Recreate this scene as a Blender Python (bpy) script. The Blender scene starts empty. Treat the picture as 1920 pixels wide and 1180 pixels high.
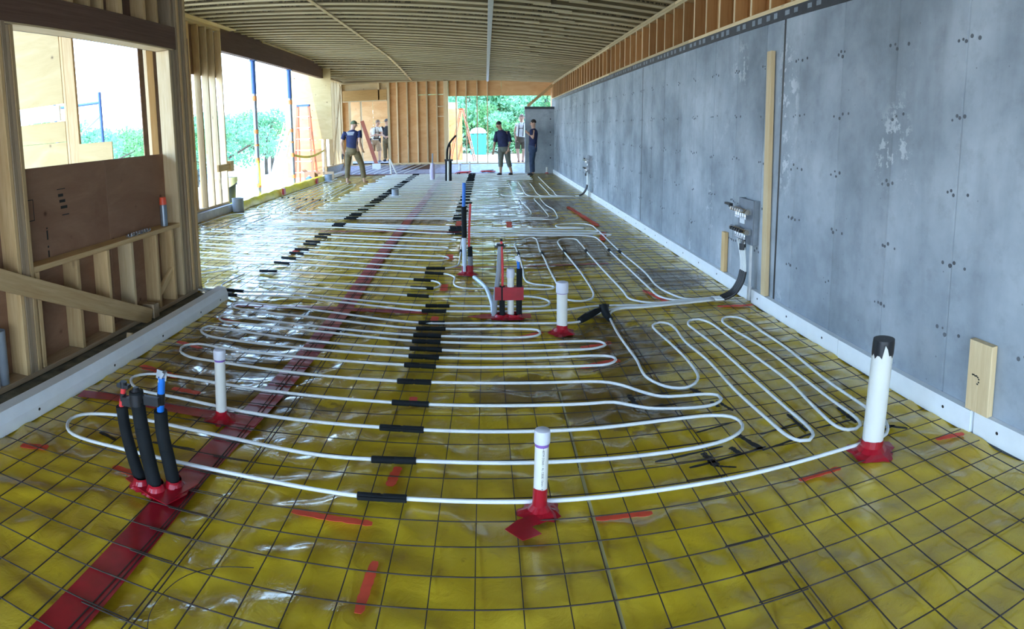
import bpy, math, random, mathutils
import numpy as np
from mathutils import Vector, Matrix, Quaternion
random.seed(7); rng = np.random.default_rng(7)
sc = bpy.context.scene
C = sc.collection
PI = math.pi

# ------------------------------------------------------------------ camera
# a phone panorama: central cylindrical projection, eye at 1.55 m, pitched slightly down
F, X0, YC, PITCH, ROLL, YAW, H = 1169.885, 921.574, 381.098, .119, -.009, .009, 1.5488
def cam_rot():
    cy, sy, cp, sp, cr, sr = math.cos(YAW), math.sin(YAW), math.cos(PITCH), math.sin(PITCH), math.cos(ROLL), math.sin(ROLL)
    R = Matrix(((cr, 0, sr), (0, 1, 0), (-sr, 0, cr))) @ Matrix(((1, 0, 0), (0, cp, -sp), (0, sp, cp))) @ Matrix(((cy, -sy, 0), (sy, cy, 0), (0, 0, 1)))
    return Matrix((R[0], R[2], -R[1])).transposed()
cd = bpy.data.cameras.new('camera'); cam = bpy.data.objects.new('camera', cd); C.objects.link(cam)
cam.matrix_world = Matrix.Translation((0, 0, H)) @ cam_rot().to_4x4()
cd.type = 'PANO'; cd.panorama_type = 'CENTRAL_CYLINDRICAL'
cd.central_cylindrical_range_u_min = -X0 / F; cd.central_cylindrical_range_u_max = (1920 - X0) / F
cd.central_cylindrical_range_v_min = -(1180 - YC) / F; cd.central_cylindrical_range_v_max = YC / F
cd.central_cylindrical_radius = 1.0
cd.clip_start = .05; cd.clip_end = 1000
sc.camera = cam

# ------------------------------------------------------------------ light and exposure
w = bpy.data.worlds.new('sky'); sc.world = w; w.use_nodes = True
nt = w.node_tree; nt.nodes.clear()
out = nt.nodes.new('ShaderNodeOutputWorld'); bg = nt.nodes.new('ShaderNodeBackground')
tc = nt.nodes.new('ShaderNodeTexCoord'); sep = nt.nodes.new('ShaderNodeSeparateXYZ'); ramp = nt.nodes.new('ShaderNodeValToRGB')
nt.links.new(tc.outputs['Generated'], sep.inputs[0]); nt.links.new(sep.outputs['Z'], ramp.inputs[0])
ramp.color_ramp.elements[0].color = (.74, .85, .96, 1); ramp.color_ramp.elements[1].color = (.24, .47, 1, 1); ramp.color_ramp.elements[1].position = .75
e = ramp.color_ramp.elements.new(.20); e.color = (.40, .66, 1, 1)
nt.links.new(ramp.outputs[0], bg.inputs[0]); bg.inputs[1].default_value = 8.0
nt.links.new(bg.outputs[0], out.inputs[0])
sl = bpy.data.lights.new('sun', 'SUN'); sl.energy = 6.0; sl.angle = .009; sl.color = (1, .95, .86)
sun = bpy.data.objects.new('sun', sl); C.objects.link(sun)
sun.rotation_euler = Vector((.30, .85, -1.75)).to_track_quat('-Z', 'Y').to_euler()
sc.view_settings.view_transform = 'Standard'; sc.view_settings.look = 'None'
sc.view_settings.exposure = 0.5; sc.view_settings.gamma = 1.0; sc.view_settings.use_curve_mapping = False

# ------------------------------------------------------------------ helpers
def wloc(o):
    v = Vector((0, 0, 0))
    while o: v = v + o.location; o = o.parent
    return v
def ob(name, me, m=None, parent=None, loc=(0, 0, 0), rot=None, kind=None, label=None):
    o = bpy.data.objects.new(name, me); C.objects.link(o)
    if m and not me.materials: me.materials.append(m)
    o.location = Vector(loc) - (wloc(parent) if parent else Vector((0, 0, 0)))
    if parent: o.parent = parent
    if rot is not None:
        o.rotation_euler = rot.to_euler() if isinstance(rot, (Matrix, Quaternion)) else rot
    if kind: o['kind'] = kind
    if label: o['label'] = label
    return o
def thing(name, label, cat, loc=(0, 0, 0), group=None):
    o = bpy.data.objects.new(name, None); C.objects.link(o); o.location = loc; o.empty_display_size = .1
    return tag(o, label, cat, group)
def tag(o, label, cat, group=None):
    o['label'] = label; o['category'] = cat
    if group: o['group'] = group
    return o
def struct(name, label=None):
    o = bpy.data.objects.new(name, None); C.objects.link(o); o['kind'] = 'structure'
    if label: o['label'] = label
    return o
class MB:
    def __init__(s): s.v = []; s.f = []
    def add(s, v, f):
        n = len(s.v); s.v += [tuple(x) for x in v]; s.f += [tuple(i + n for i in q) for q in f]; return s
    def box(s, x0, x1, y0, y1, z0, z1):
        return s.add([(x0, y0, z0), (x1, y0, z0), (x1, y1, z0), (x0, y1, z0), (x0, y0, z1), (x1, y0, z1), (x1, y1, z1), (x0, y1, z1)],
                     [(3, 2, 1, 0), (4, 5, 6, 7), (0, 1, 5, 4), (1, 2, 6, 5), (2, 3, 7, 6), (3, 0, 4, 7)])
    def obox(s, p0, p1, w, t, up=(0, 0, 1)):      # a bar between two points, w across, t thick along up
        p0, p1 = Vector(p0), Vector(p1); d = (p1 - p0).normalized(); a = d.cross(Vector(up)).normalized(); b = a.cross(d)
        vs = []
        for p in (p0, p1):
            for i, j in ((-1, -1), (1, -1), (1, 1), (-1, 1)): vs.append(p + a * (w / 2 * i) + b * (t / 2 * j))
        return s.add(vs, [(3, 2, 1, 0), (4, 5, 6, 7), (0, 1, 5, 4), (1, 2, 6, 5), (2, 3, 7, 6), (3, 0, 4, 7)])
    def tube(s, pts, r, n=8, caps=True):
        pts = [Vector(p) for p in pts]; k = len(pts); rr = r if isinstance(r, (list, tuple)) else [r] * k
        a = None; vs = []; fs = []
        for i, p in enumerate(pts):
            d = (pts[min(i + 1, k - 1)] - pts[max(i - 1, 0)])
            if d.length < 1e-9: d = Vector((0, 0, 1))
            d.normalize()
            if a is None: a = d.orthogonal().normalized()
            a = (a - d * a.dot(d)); a = a.normalized() if a.length > 1e-6 else d.orthogonal().normalized()
            b = d.cross(a)
            for j in range(n):
                t = 2 * PI * j / n; vs.append(p + (a * math.cos(t) + b * math.sin(t)) * rr[i])
        for i in range(k - 1):
            for j in range(n): fs.append((i * n + j, i * n + (j + 1) % n, (i + 1) * n + (j + 1) % n, (i + 1) * n + j))
        if caps: fs.append(tuple(range(n - 1, -1, -1))); fs.append(tuple((k - 1) * n + j for j in range(n)))
        return s.add(vs, fs)
    def lathe(s, prof, n=20, c=(0, 0, 0)):          # [(r, z)...] about z
        vs = []; fs = []; k = len(prof)
        for r, z in prof:
            for j in range(n): vs.append((c[0] + r * math.cos(2 * PI * j / n), c[1] + r * math.sin(2 * PI * j / n), c[2] + z))
        for i in range(k - 1):
            for j in range(n): fs.append((i * n + j, i * n + (j + 1) % n, (i + 1) * n + (j + 1) % n, (i + 1) * n + j))
        fs.append(tuple(range(n - 1, -1, -1))); fs.append(tuple((k - 1) * n + j for j in range(n)))
        return s.add(vs, fs)
    def ball(s, c, rx, ry=None, rz=None, n=12, m=8, z0=-1.0):
        ry = ry or rx; rz = rz or rx
        a0 = math.asin(max(-1, z0)); prof = [(math.cos(a), math.sin(a)) for a in [a0 + (PI / 2 - a0) * i / m for i in range(m + 1)]]
        vs = []; fs = []
        for r, z in prof:
            for j in range(n): vs.append((c[0] + rx * max(r, .001) * math.cos(2 * PI * j / n), c[1] + ry * max(r, .001) * math.sin(2 * PI * j / n), c[2] + rz * z))
        for i in range(m):
            for j in range(n): fs.append((i * n + j, i * n + (j + 1) % n, (i + 1) * n + (j + 1) % n, (i + 1) * n + j))
        fs.append(tuple(range(n - 1, -1, -1))); fs.append(tuple(m * n + j for j in range(n)))
        return s.add(vs, fs)
    def slab(s, poly, z0, z1):
        k = len(poly)
        return s.add([(x, y, z0) for x, y in poly] + [(x, y, z1) for x, y in poly],
                     [tuple(range(k - 1, -1, -1)), tuple(range(k, 2 * k))] + [(i, (i + 1) % k, k + (i + 1) % k, k + i) for i in range(k)])
    def mesh(s, name, m=None, smooth=False):
        me = bpy.data.meshes.new(name); me.from_pydata(s.v, [], s.f); me.update()
        if smooth: me.polygons.foreach_set('use_smooth', [True] * len(me.polygons))
        if smooth == 'auto':
            me.set_sharp_from_angle(angle=.7)
        if m: me.materials.append(m)
        return me
    def build(s, name, m, parent=None, smooth=False, **k):
        return ob(name, s.mesh(name, m, smooth), m, parent, **k)
_lum = {}
def lumber(name, x0, x1, y0, y1, z0, z1, m, parent=None, **k):
    """an axis-aligned board; its own z is the grain; alike boards share a mesh"""
    d = [x1 - x0, y1 - y0, z1 - z0]; L = d.index(max(d))
    if L == 0: dim = (d[2], d[1], d[0]); R = Matrix.Rotation(PI / 2, 3, 'Y')
    elif L == 1: dim = (d[0], d[2], d[1]); R = Matrix.Rotation(-PI / 2, 3, 'X')
    else: dim = tuple(d); R = None
    return ob(name, board_mesh(dim, m), m, parent, ((x0 + x1) / 2, (y0 + y1) / 2, (z0 + z1) / 2), R, **k)
def board_mesh(dim, m):
    key = (tuple(round(q, 3) for q in dim), m.name)
    if key not in _lum:
        a, b, c = (q / 2 for q in dim); e = min(.003, a * .3, b * .3); n = 8
        ring = [(a - e, -b), (a, -b + e), (a, b - e), (a - e, b), (-a + e, b), (-a, b - e), (-a, -b + e), (-a + e, -b)]
        _lum[key] = MB().slab(ring, -c, c).mesh('board', m)
    return _lum[key]
def beam(name, p0, p1, wdt, thk, m, parent=None, up=(0, 0, 1), **k):
    """a board between two points"""
    p0, p1 = Vector(p0), Vector(p1); d = p1 - p0; z = d.normalized(); x = z.cross(Vector(up))
    x = x.normalized() if x.length > 1e-5 else Vector((1, 0, 0)); y = z.cross(x)
    R = Matrix((x, y, z)).transposed()
    return ob(name, board_mesh((wdt, thk, round(d.length, 3)), m), m, parent, (p0 + p1) / 2, R, **k)
def cr(pts, step=.05, nmin=1, nmax=10):
    """centripetal Catmull-Rom through 3-D points"""
    P = [Vector(p) for p in pts]; P = [P[0] * 2 - P[1]] + P + [P[-1] * 2 - P[-2]]; out = []
    for i in range(1, len(P) - 2):
        p0, p1, p2, p3 = P[i - 1:i + 3]
        t0 = 0; t1 = t0 + max((p1 - p0).length, 1e-4) ** .5; t2 = t1 + max((p2 - p1).length, 1e-4) ** .5; t3 = t2 + max((p3 - p2).length, 1e-4) ** .5
        n = max(nmin, min(nmax, int((p2 - p1).length / step) + 1))
        for j in range(n):
            t = t1 + (t2 - t1) * j / n
            a1 = p0 * ((t1 - t) / (t1 - t0)) + p1 * ((t - t0) / (t1 - t0)); a2 = p1 * ((t2 - t) / (t2 - t1)) + p2 * ((t - t1) / (t2 - t1)); a3 = p2 * ((t3 - t) / (t3 - t2)) + p3 * ((t - t2) / (t3 - t2))
            b1 = a1 * ((t2 - t) / (t2 - t0)) + a2 * ((t - t0) / (t2 - t0)); b2 = a2 * ((t3 - t) / (t3 - t1)) + a3 * ((t - t1) / (t3 - t1))
            out.append(b1 * ((t2 - t) / (t2 - t1)) + b2 * ((t - t1) / (t2 - t1)))
    return out + [P[-2]]

# ------------------------------------------------------------------ materials
class NT:
    def __init__(s, name):
        s.m = bpy.data.materials.new(name); s.m.use_nodes = True; s.t = s.m.node_tree; s.n = s.t.nodes
        s.b = s.n['Principled BSDF']; s.o = s.n['Material Output']
    def new(s, typ, ins=None, **props):
        n = s.n.new('ShaderNode' + typ)
        for k, v in props.items(): setattr(n, k, v)
        for k, v in (ins or {}).items():
            if hasattr(v, 'node'): s.t.links.new(v, n.inputs[k])
            else: n.inputs[k].default_value = v
        return n
    def set(s, **k):
        for a, v in k.items():
            i = s.b.inputs[a.replace('_', ' ')]
            if hasattr(v, 'node'): s.t.links.new(v, i)
            else: i.default_value = v
        return s
    def coord(s, which='Object', scale=(1, 1, 1), rnd=False):
        c = s.new('TexCoord').outputs[which] if which != 'World' else s.new('NewGeometry').outputs['Position']
        if rnd:
            r = s.new('ObjectInfo').outputs['Random']
            mm = s.new('Math', {0: r, 1: 37.0}, operation='MULTIPLY').outputs[0]
            c = s.new('VectorMath', {0: c, 1: mm}, operation='ADD').outputs[0]
        return s.new('Mapping', {'Vector': c, 'Scale': scale}).outputs[0]
    def noise(s, vec, scale, detail=4, rough=.55, dist=0): return s.new('TexNoise', {'Vector': vec, 'Scale': scale, 'Detail': detail, 'Roughness': rough, 'Distortion': dist}).outputs['Fac']
    def ramp(s, fac, stops, interp='LINEAR'):
        r = s.new('ValToRGB', {0: fac}); r.color_ramp.interpolation = interp
        e = r.color_ramp.elements
        while len(e) < len(stops): e.new(.5)
        for q, (p, c) in zip(e, stops): q.position = p; q.color = (*c, 1) if len(c) == 3 else c
        return r.outputs[0]
    def mix(s, fac, a, b, mode='MIX'):
        n = s.new('Mix', data_type='RGBA', blend_type=mode)
        for i, v in ((0, fac), (6, a), (7, b)):
            if hasattr(v, 'node'): s.t.links.new(v, n.inputs[i])
            else: n.inputs[i].default_value = v if i == 0 else ((*v, 1) if len(v) == 3 else v)
        return n.outputs[2]
    def bump(s, h, strength=.3, dist=.01): 
        s.set(Normal=s.new('Bump', {'Height': h, 'Strength': strength, 'Distance': dist}).outputs[0]); return s
    def math(s, op, a, b=0.0, clamp=False): return s.new('Math', {0: a, 1: b}, operation=op, use_clamp=clamp).outputs[0]
def plain(name, col, rough=.5, metal=0.0, spec=.5, var=.08, **k):
    t = NT(name); v = t.noise(t.coord('Object'), 9, 3)
    c = t.ramp(v, [(.3, tuple(q * (1 - var) for q in col)), (.7, tuple(min(1, q * (1 + var)) for q in col))])
    t.set(Base_Color=c, Roughness=rough, Metallic=metal, Specular_IOR_Level=spec, **k); return t.m
def wood(name, a, b, rough=.62, knots=.5, gx=14, gz=.9, var=.22, stamp=False):
    t = NT(name); co = t.coord('Object', (gx, gx, gz), True)
    g = t.noise(co, 3.2, 5, .6, .35); f = t.noise(co, 14, 3, .6)
    c = t.ramp(g, [(.28, a), (.72, b)])
    c = t.mix(t.math('MULTIPLY', f, .28), c, tuple(q * .45 for q in a))
    kv = t.new('TexVoronoi', {'Vector': t.coord('Object', (5, 5, 2.0), True), 'Scale': 1.0}).outputs['Distance']
    k = t.ramp(kv, [(.05, (1, 1, 1)), (.11, (0, 0, 0))])
    c = t.mix(t.math('MULTIPLY', k, knots), c, (.09, .035, .012))
    r = t.new('ObjectInfo').outputs['Random']
    c = t.new('HueSaturation', {'Hue': .5, 'Saturation': 1.0, 'Value': t.new('MapRange', {0: r, 3: 1 - var, 4: 1 + var}).outputs[0], 'Color': c}).outputs[0]
    if stamp:        # mill stamps: broken runs of dark print along the lower half of each side
        s = t.new('SeparateXYZ', {0: t.new('TexCoord').outputs['Object']})
        band = t.math('LESS_THAN', t.math('ABSOLUTE', t.math('SUBTRACT', t.math('ABSOLUTE', s.outputs[1]), .060)), .012)
        run = t.ramp(t.noise(t.coord('Object', (.01, .01, .55), True), 1.3, 1), [(.50, (0, 0, 0)), (.52, (1, 1, 1))])
        ch = t.ramp(t.noise(t.coord('Object', (8, 8, 22), True), 1.6, 3, .7), [(.46, (0, 0, 0)), (.5, (1, 1, 1))])
        c = t.mix(t.math('MULTIPLY', t.math('MULTIPLY', band, run), t.math('MULTIPLY', ch, .8)), c, (.03, .02, .015))
    t.set(Base_Color=c, Roughness=rough, Specular_IOR_Level=.25).bump(g, .12, .004); return t.m
def plywood(name, a, b, stretch=(.8, .8, 2.2), knots=.75, rough=.6):
    t = NT(name); co = t.coord('Object', stretch, True)
    g = t.noise(co, 1.6, 6, .6, 1.4); f = t.noise(t.coord('Object', (stretch[0] * 3, stretch[1] * 3, stretch[2] * 14), True), 3, 4)
    c = t.ramp(g, [(.3, a), (.55, tuple((p + q) / 2 for p, q in zip(a, b))), (.72, b)])
    c = t.mix(t.math('MULTIPLY', f, .25), c, tuple(q * .6 for q in a))
    kv = t.new('TexVoronoi', {'Vector': t.coord('Object', (4.2, 4.2, 4.2), True), 'Scale': 1.0}).outputs['Distance']
    k = t.ramp(kv, [(.04, (1, 1, 1)), (.085, (.25, .25, .25)), (.13, (0, 0, 0))])
    c = t.mix(t.math('MULTIPLY', k, knots), c, (.07, .025, .012))
    t.set(Base_Color=c, Roughness=rough, Specular_IOR_Level=.25); return t.m
M = {}
M['stud'] = wood('spruce_stud', (.60, .37, .155), (.78, .55, .28))
M['studpale'] = wood('pale_spruce', (.70, .49, .25), (.84, .65, .39), knots=.35)
M['stud_old'] = wood('weathered_stud', (.38, .26, .15), (.54, .40, .25))
M['joist_shade'] = wood('joist_shaded_side', (.27, .19, .085), (.38, .28, .14), knots=.35, gx=9, gz=.6, var=.28, stamp=True)  # joist sides darkened, their shade put into the wood colour
M['joist'] = wood('joist_lit_edge', (.62, .48, .26), (.80, .66, .42), knots=.25, gx=9, gz=.6, var=.12)  # paler wood that paints the light on the joist bottoms
M['stud_or'] = wood('orange_stud', (.42, .20, .065), (.56, .30, .11), knots=.3)
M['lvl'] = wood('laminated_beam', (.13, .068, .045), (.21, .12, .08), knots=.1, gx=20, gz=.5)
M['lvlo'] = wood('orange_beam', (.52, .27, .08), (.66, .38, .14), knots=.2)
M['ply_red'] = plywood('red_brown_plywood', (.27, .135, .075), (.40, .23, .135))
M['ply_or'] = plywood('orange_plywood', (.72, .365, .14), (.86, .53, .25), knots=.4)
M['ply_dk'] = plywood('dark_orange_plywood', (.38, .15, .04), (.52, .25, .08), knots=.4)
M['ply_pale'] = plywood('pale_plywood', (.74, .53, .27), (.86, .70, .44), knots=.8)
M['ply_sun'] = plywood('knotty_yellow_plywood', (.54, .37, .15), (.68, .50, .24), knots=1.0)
M['redwood'] = wood('red_painted_board', (.62, .17, .12), (.78, .30, .22), knots=.1)
M['pvc'] = plain('white_pvc', (.78, .76, .69), .35, var=.03)
M['pvcblue'] = plain('bluish_pvc', (.60, .70, .82), .35, var=.05)
M['pex'] = plain('white_pex', (.82, .83, .80), .38, var=.05)
M['cap'] = plain('cap_pvc', (.68, .68, .74), .4, var=.05)
M['purple'] = plain('purple_primer', (.25, .12, .42), .5, var=.2)
M['greypipe'] = plain('grey_conduit', (.27, .29, .31), .5)
M['black'] = plain('black_foam', (.009, .011, .012), .8, spec=.25, var=.3)
M['blackp'] = plain('black_plastic', (.012, .012, .014), .42, var=.2)
M['red'] = plain('red_pex', (.72, .05, .05), .4)
M['blue'] = plain('blue_pex', (.015, .17, .62), .35)
M['tape'] = plain('red_tape', (.37, .005, .016), .34, var=.25, Coat_Weight=.2, Coat_Roughness=.15)
M['paint'] = plain('orange_paint', (.86, .085, .03), .6, var=.2)
M['ink'] = plain('black_paint', (.012, .010, .008), .6, var=.3)
M['wire'] = plain('rusty_wire', (.06, .043, .032), .75, spec=.25, var=.4)
M['wiregold'] = plain('lath_strip', (.45, .38, .16), .4)
M['steel'] = plain('galvanised_steel', (.42, .45, .48), .35, metal=.8, var=.2)
M['brass'] = plain('brass', (.48, .34, .16), .3, metal=.9, var=.2)
M['nickel'] = plain('nickel', (.55, .56, .58), .25, metal=.9, var=.2)
M['greypanel'] = plain('grey_panel', (.20, .22, .25), .5, var=.1)
M['foam'] = plain('white_foam', (.86, .88, .88), .75, var=.03)
M['foam_dirty'] = plain('dusty_foam', (.66, .66, .66), .8, var=.10)
M['orangeband'] = plain('orange_band', (.85, .30, .08), .6)
M['membrane'] = plain('black_membrane', (.035, .036, .045), .45, var=.4)
M['greyprint'] = plain('grey_print', (.24, .27, .30), .6, var=.2)
M['yellowpoly'] = plain('yellow_poly', (.80, .66, .02), .35, var=.15)
M['can'] = plain('paint_can', (.22, .25, .28), .35, metal=.5)
M['canor'] = plain('orange_cap', (.85, .10, .04), .4)
M['bin'] = plain('dark_bin', (.035, .045, .05), .5)
M['canvas'] = plain('yellow_cloth', (.80, .80, .45), .7)
M['card'] = plain('cardboard', (.36, .20, .12), .8)
M['fiber'] = plain('fibreglass_rail', (.62, .17, .08), .5)
M['alu'] = plain('aluminium', (.62, .64, .66), .35, metal=.7)
M['bluep'] = plain('blue_paint', (.06, .14, .36), .5)
M['teal'] = plain('teal_plastic', (.02, .42, .40), .5)
M['whitep'] = plain('white_plastic', (.74, .75, .76), .5)
M['dirt'] = plain('pale_dirt', (.52, .46, .38), .95, var=.25)
M['grass'] = plain('rough_grass', (.20, .32, .12), .95, var=.4)
M['curb'] = plain('dirty_concrete', (.17, .155, .11), .9, var=.45)
M['slab'] = plain('grey_slab', (.38, .39, .40), .85, var=.15)
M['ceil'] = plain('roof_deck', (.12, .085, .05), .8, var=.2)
def foliage(name, col, trans=.4):
    t = NT(name); v = t.noise(t.coord('World'), 1.3, 4)
    c = t.ramp(v, [(.3, tuple(q * .55 for q in col)), (.7, tuple(min(1, q * 1.25) for q in col))])
    t.set(Base_Color=c, Roughness=.6)
    tr = t.new('BsdfTranslucent', {'Color': c}); mx = t.new('MixShader', {0: trans, 1: t.b.outputs[0], 2: tr.outputs[0]})
    t.t.links.new(mx.outputs[0], t.o.inputs[0]); return t.m
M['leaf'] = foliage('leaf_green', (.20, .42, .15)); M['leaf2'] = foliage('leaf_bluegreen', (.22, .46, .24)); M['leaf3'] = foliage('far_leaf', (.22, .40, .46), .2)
M['bark'] = plain('bark', (.10, .075, .05), .9, var=.4)

def concrete(name):
    t = NT(name); P = t.coord('World')
    n1 = t.noise(P, .9, 6, .62); n2 = t.noise(P, 7, 5, .65)
    st = t.noise(t.coord('World', (2.2, 2.2, .35)), 1.6, 4, .6)
    c = t.ramp(n1, [(.30, (.18, .205, .23)), (.50, (.34, .375, .405)), (.70, (.49, .52, .55))])  # bluish stops: skylight cast put into the colour of grey concrete
    c = t.mix(t.math('MULTIPLY', t.ramp(st, [(.50, (0, 0, 0)), (.70, (1, 1, 1))]), .3), c, (.17, .18, .19))
    c = t.mix(t.math('MULTIPLY', t.ramp(n2, [(.52, (0, 0, 0)), (.75, (1, 1, 1))]), .35), c, (.18, .19, .20))
    # lime bloom: broken pale patches inside larger zones
    z = t.ramp(t.noise(t.coord('World', (1, 1, .55)), 1.05, 2), [(.60, (0, 0, 0)), (.68, (1, 1, 1))])
    e = t.ramp(t.noise(P, 11, 6, .7), [(.535, (0, 0, 0)), (.56, (1, 1, 1))])
    c = t.mix(t.math('MULTIPLY', t.math('MULTIPLY', z, e), .75), c, (.60, .62, .63))
    s = t.new('TexVoronoi', {'Vector': P, 'Scale': 9.0}).outputs['Distance']
    c = t.mix(t.math('MULTIPLY', t.ramp(s, [(.03, (1, 1, 1)), (.06, (0, 0, 0))]), .6), c, (.09, .095, .10))
    r = t.new('ObjectInfo').outputs['Random']
    c = t.new('HueSaturation', {'Hue': .5, 'Saturation': 1.0, 'Value': t.new('MapRange', {0: r, 3: .90, 4: 1.10}).outputs[0], 'Color': c}).outputs[0]
    t.set(Base_Color=c, Roughness=.75, Specular_IOR_Level=.3).bump(n2, .15, .006); return t.m
M['concrete'] = concrete('poured_concrete')

def poly_floor():
    t = NT('yellow_vapour_barrier'); P = t.coord('World')
    n = t.noise(P, 2.2, 5, .6)
    c = t.ramp(n, [(.3, (.56, .355, .016)), (.55, (.71, .475, .024)), (.75, (.80, .57, .055))])
    c = t.mix(t.math('MULTIPLY', t.ramp(t.noise(P, 26, 4, .7), [(.62, (0, 0, 0)), (.72, (1, 1, 1))]), .3), c, (.18, .12, .02))
    # dirty water dried on the sheet: patches with their own ragged outline
    rag = t.noise(P, 4.5, 5, .65)
    tot = None
    for x, y, rx, ry in STAINS:
        d = t.new('VectorMath', {0: P, 1: (x, y, 0)}, operation='SUBTRACT').outputs[0]
        d = t.new('VectorMath', {0: d, 1: (1 / rx, 1 / ry, 0)}, operation='MULTIPLY').outputs[0]
        q = t.math('SUBTRACT', 1.0, t.new('VectorMath', {0: d}, operation='LENGTH').outputs['Value'])
        tot = q if tot is None else t.math('MAXIMUM', tot, q)
    s = t.math('ADD', t.math('MULTIPLY', tot, 1.15), t.math('MULTIPLY', t.math('SUBTRACT', rag, .5), 1.7))
    k = t.ramp(s, [(.16, (0, 0, 0)), (.26, (.75, .75, .75)), (.6, (1, 1, 1))])
    c = t.mix(t.math('MULTIPLY', k, .80), c, t.ramp(rag, [(.3, (.075, .032, .014)), (.7, (.19, .10, .03))]))
    # dust
    c = t.mix(t.math('MULTIPLY', t.ramp(t.noise(P, .7, 4), [(.5, (0, 0, 0)), (.75, (1, 1, 1))]), .12), c, (.35, .35, .38))
    t.set(Base_Color=c, Roughness=t.new('MapRange', {0: t.noise(P, 3, 4), 3: .14, 4: .30}).outputs[0], Specular_IOR_Level=.45, Coat_Weight=.55, Coat_Roughness=.09)
    t.bump(t.noise(P, 11, 5, .62, .6), .5, .014); return t.m
STAINS = [(.98, 4.25, .50, .80), (.78, 3.35, .50, .45), (.22, 3.55, .34, .32), (-1.75, 4.05, .75, .85), (-1.45, 4.85, .9, .45), (-1.5, 3.25, .75, .32), (-.35, 4.6, .5, .5),
          (1.0, 8.0, .9, 1.6), (1.2, 12.6, .8, 1.4), (.7, 10.6, .8, .8), (-1.3, 10.6, 1.4, .5), (.3, 11.9, .9, .8), (1.9, 6.2, .5, .6)]
M['floor'] = poly_floor()

# ================================================================== SETTING
S = .1524
waves = [(rng.normal(0, 1), rng.normal(0, 1), rng.uniform(0, 6.28), lam) for lam in [.62, .5, .42, .36, .31, .27, .23, .20, .17, .15, .13] * 3]
def wrinkle(X, Y):
    z = np.zeros_like(X); wx = X + .10 * np.sin(Y * 2.1 + 1) + .05 * np.sin(Y * 5 + X * 3); wy = Y + .10 * np.sin(X * 2.7) + .05 * np.sin(X * 6 - Y * 2)
    for a, b, p, lam in waves:
        n = math.hypot(a, b * 1.7); k = 2 * PI / lam
        z += lam ** .8 * np.sin((a * wx + b * 1.7 * wy) / n * k + p)
    z = z / 2.2
    return np.tanh(z * 1.1) * .0125 * np.where(Y > 5.6, .62, 1) - .0115
def sheet(x0, x1, y0, y1, dx, dy):
    nx = int((x1 - x0) / dx) + 1; ny = int((y1 - y0) / dy) + 1
    X, Y = np.meshgrid(np.linspace(x0, x1, nx), np.linspace(y0, y1, ny)); Z = wrinkle(X, Y)
    v = np.stack([X.ravel(), Y.ravel(), Z.ravel()], 1)
    i = np.arange((ny - 1) * nx).reshape(ny - 1, nx)[:, :-1].ravel()
    return v, np.stack([i, i + 1, i + 1 + nx, i + nx], 1)
vs = []; fs = []; n = 0
for a in ((-2.50, 2.37, .5, 5.55, .024, .024), (-5.3, 2.37, 5.55, 11, .04, .04), (-5.3, 2.37, 11, 22.9, .08, .08)):
    v, f = sheet(*a); vs.append(v); fs.append(f + n); n += len(v)
me = bpy.data.meshes.new('floor'); me.from_pydata(np.concatenate(vs).tolist(), [], np.concatenate(fs).tolist()); me.update()
me.polygons.foreach_set('use_smooth', [True] * len(me.polygons))
floor = ob('floor', me, M['floor'], kind='structure', label='wrinkled glossy yellow vapour barrier sheet')
slab = MB().box(-2.5, 2.6, -3, 5.6, -.2, -.03).box(-5.6, 2.6, 5.6, 24.5, -.2, -.03).build('floor_slab', M['slab'], kind='structure')
def flat(name, poly, z, m, parent=floor, t=.0015, **k): return MB().slab(poly, z, z + t).build(name, m, parent, **k)
def ragged(p0, p1, wdt, n=14, j=.2):
    p0, p1 = np.array(p0), np.array(p1); d = (p1 - p0); L = np.hypot(*d); d = d / L; a = np.array([-d[1], d[0]])
    A = [p0 + d * L * i / n + a * wdt / 2 * (1 + rng.uniform(-j, j)) * (min(1, .62 + 5 * min(i, n - i) / n)) for i in range(n + 1)]
    B = [p0 + d * L * i / n - a * wdt / 2 * (1 + rng.uniform(-j, j)) * (min(1, .62 + 5 * min(i, n - i) / n)) for i in range(n, -1, -1)]
    return [tuple(q) for q in A + B]
def strip(pts, wdt):
    pts = np.array(pts, float); A = []; B = []
    for i in range(len(pts)):
        d = pts[min(i + 1, len(pts) - 1)] - pts[max(i - 1, 0)]; d /= np.hypot(*d); a = np.array([-d[1], d[0]])
        A.append(tuple(pts[i] + a * wdt / 2)); B.append(tuple(pts[i] - a * wdt / 2))
    return A + B[::-1]
# red seam tape
flat('seam_tape', strip([(-1.29, .9), (-1.305, 1.6), (-1.325, 2.4), (-1.27, 3.4), (-1.25, 4.1), (-1.25, 5.3), (-1.30, 7), (-1.325, 9.1), (-1.35, 12), (-1.36, 14.2), (-1.42, 18), (-1.46, 21)], .155), .002, M['tape'], label='long red seam tape strip running away from the camera')
flat('cross_tape', strip([(-2.40, 2.98), (-2.15, 3.03), (-1.57, 3.02), (-1.22, 3.0)], .10), .0042, M['tape'], label='short red tape strip running to the left foam')
flat('cross_tape', strip([(-.5, 6.86), (.4, 6.90), (1.4, 6.95)], .05), .002, M['tape'])
flat('cross_tape', strip([(-2.6, 9.42), (-1.3, 9.38), (-.4, 9.30)], .10), .002, M['tape'])
flat('cross_tape', strip([(-5.1, 21.8), (-2, 21.75), (.2, 21.7)], .22), .004, M['tape'], label='red tape line across the far end of the floor')
flat('cross_tape', strip([(.0, 22.6), (1.4, 22.5), (2.3, 22.4)], .3), .004, M['tape'])
flat('cross_tape', strip([(-2.3, 5.18), (-1.5, 5.22), (-.5, 5.15)], .10), .0018, M['tape'])
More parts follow.
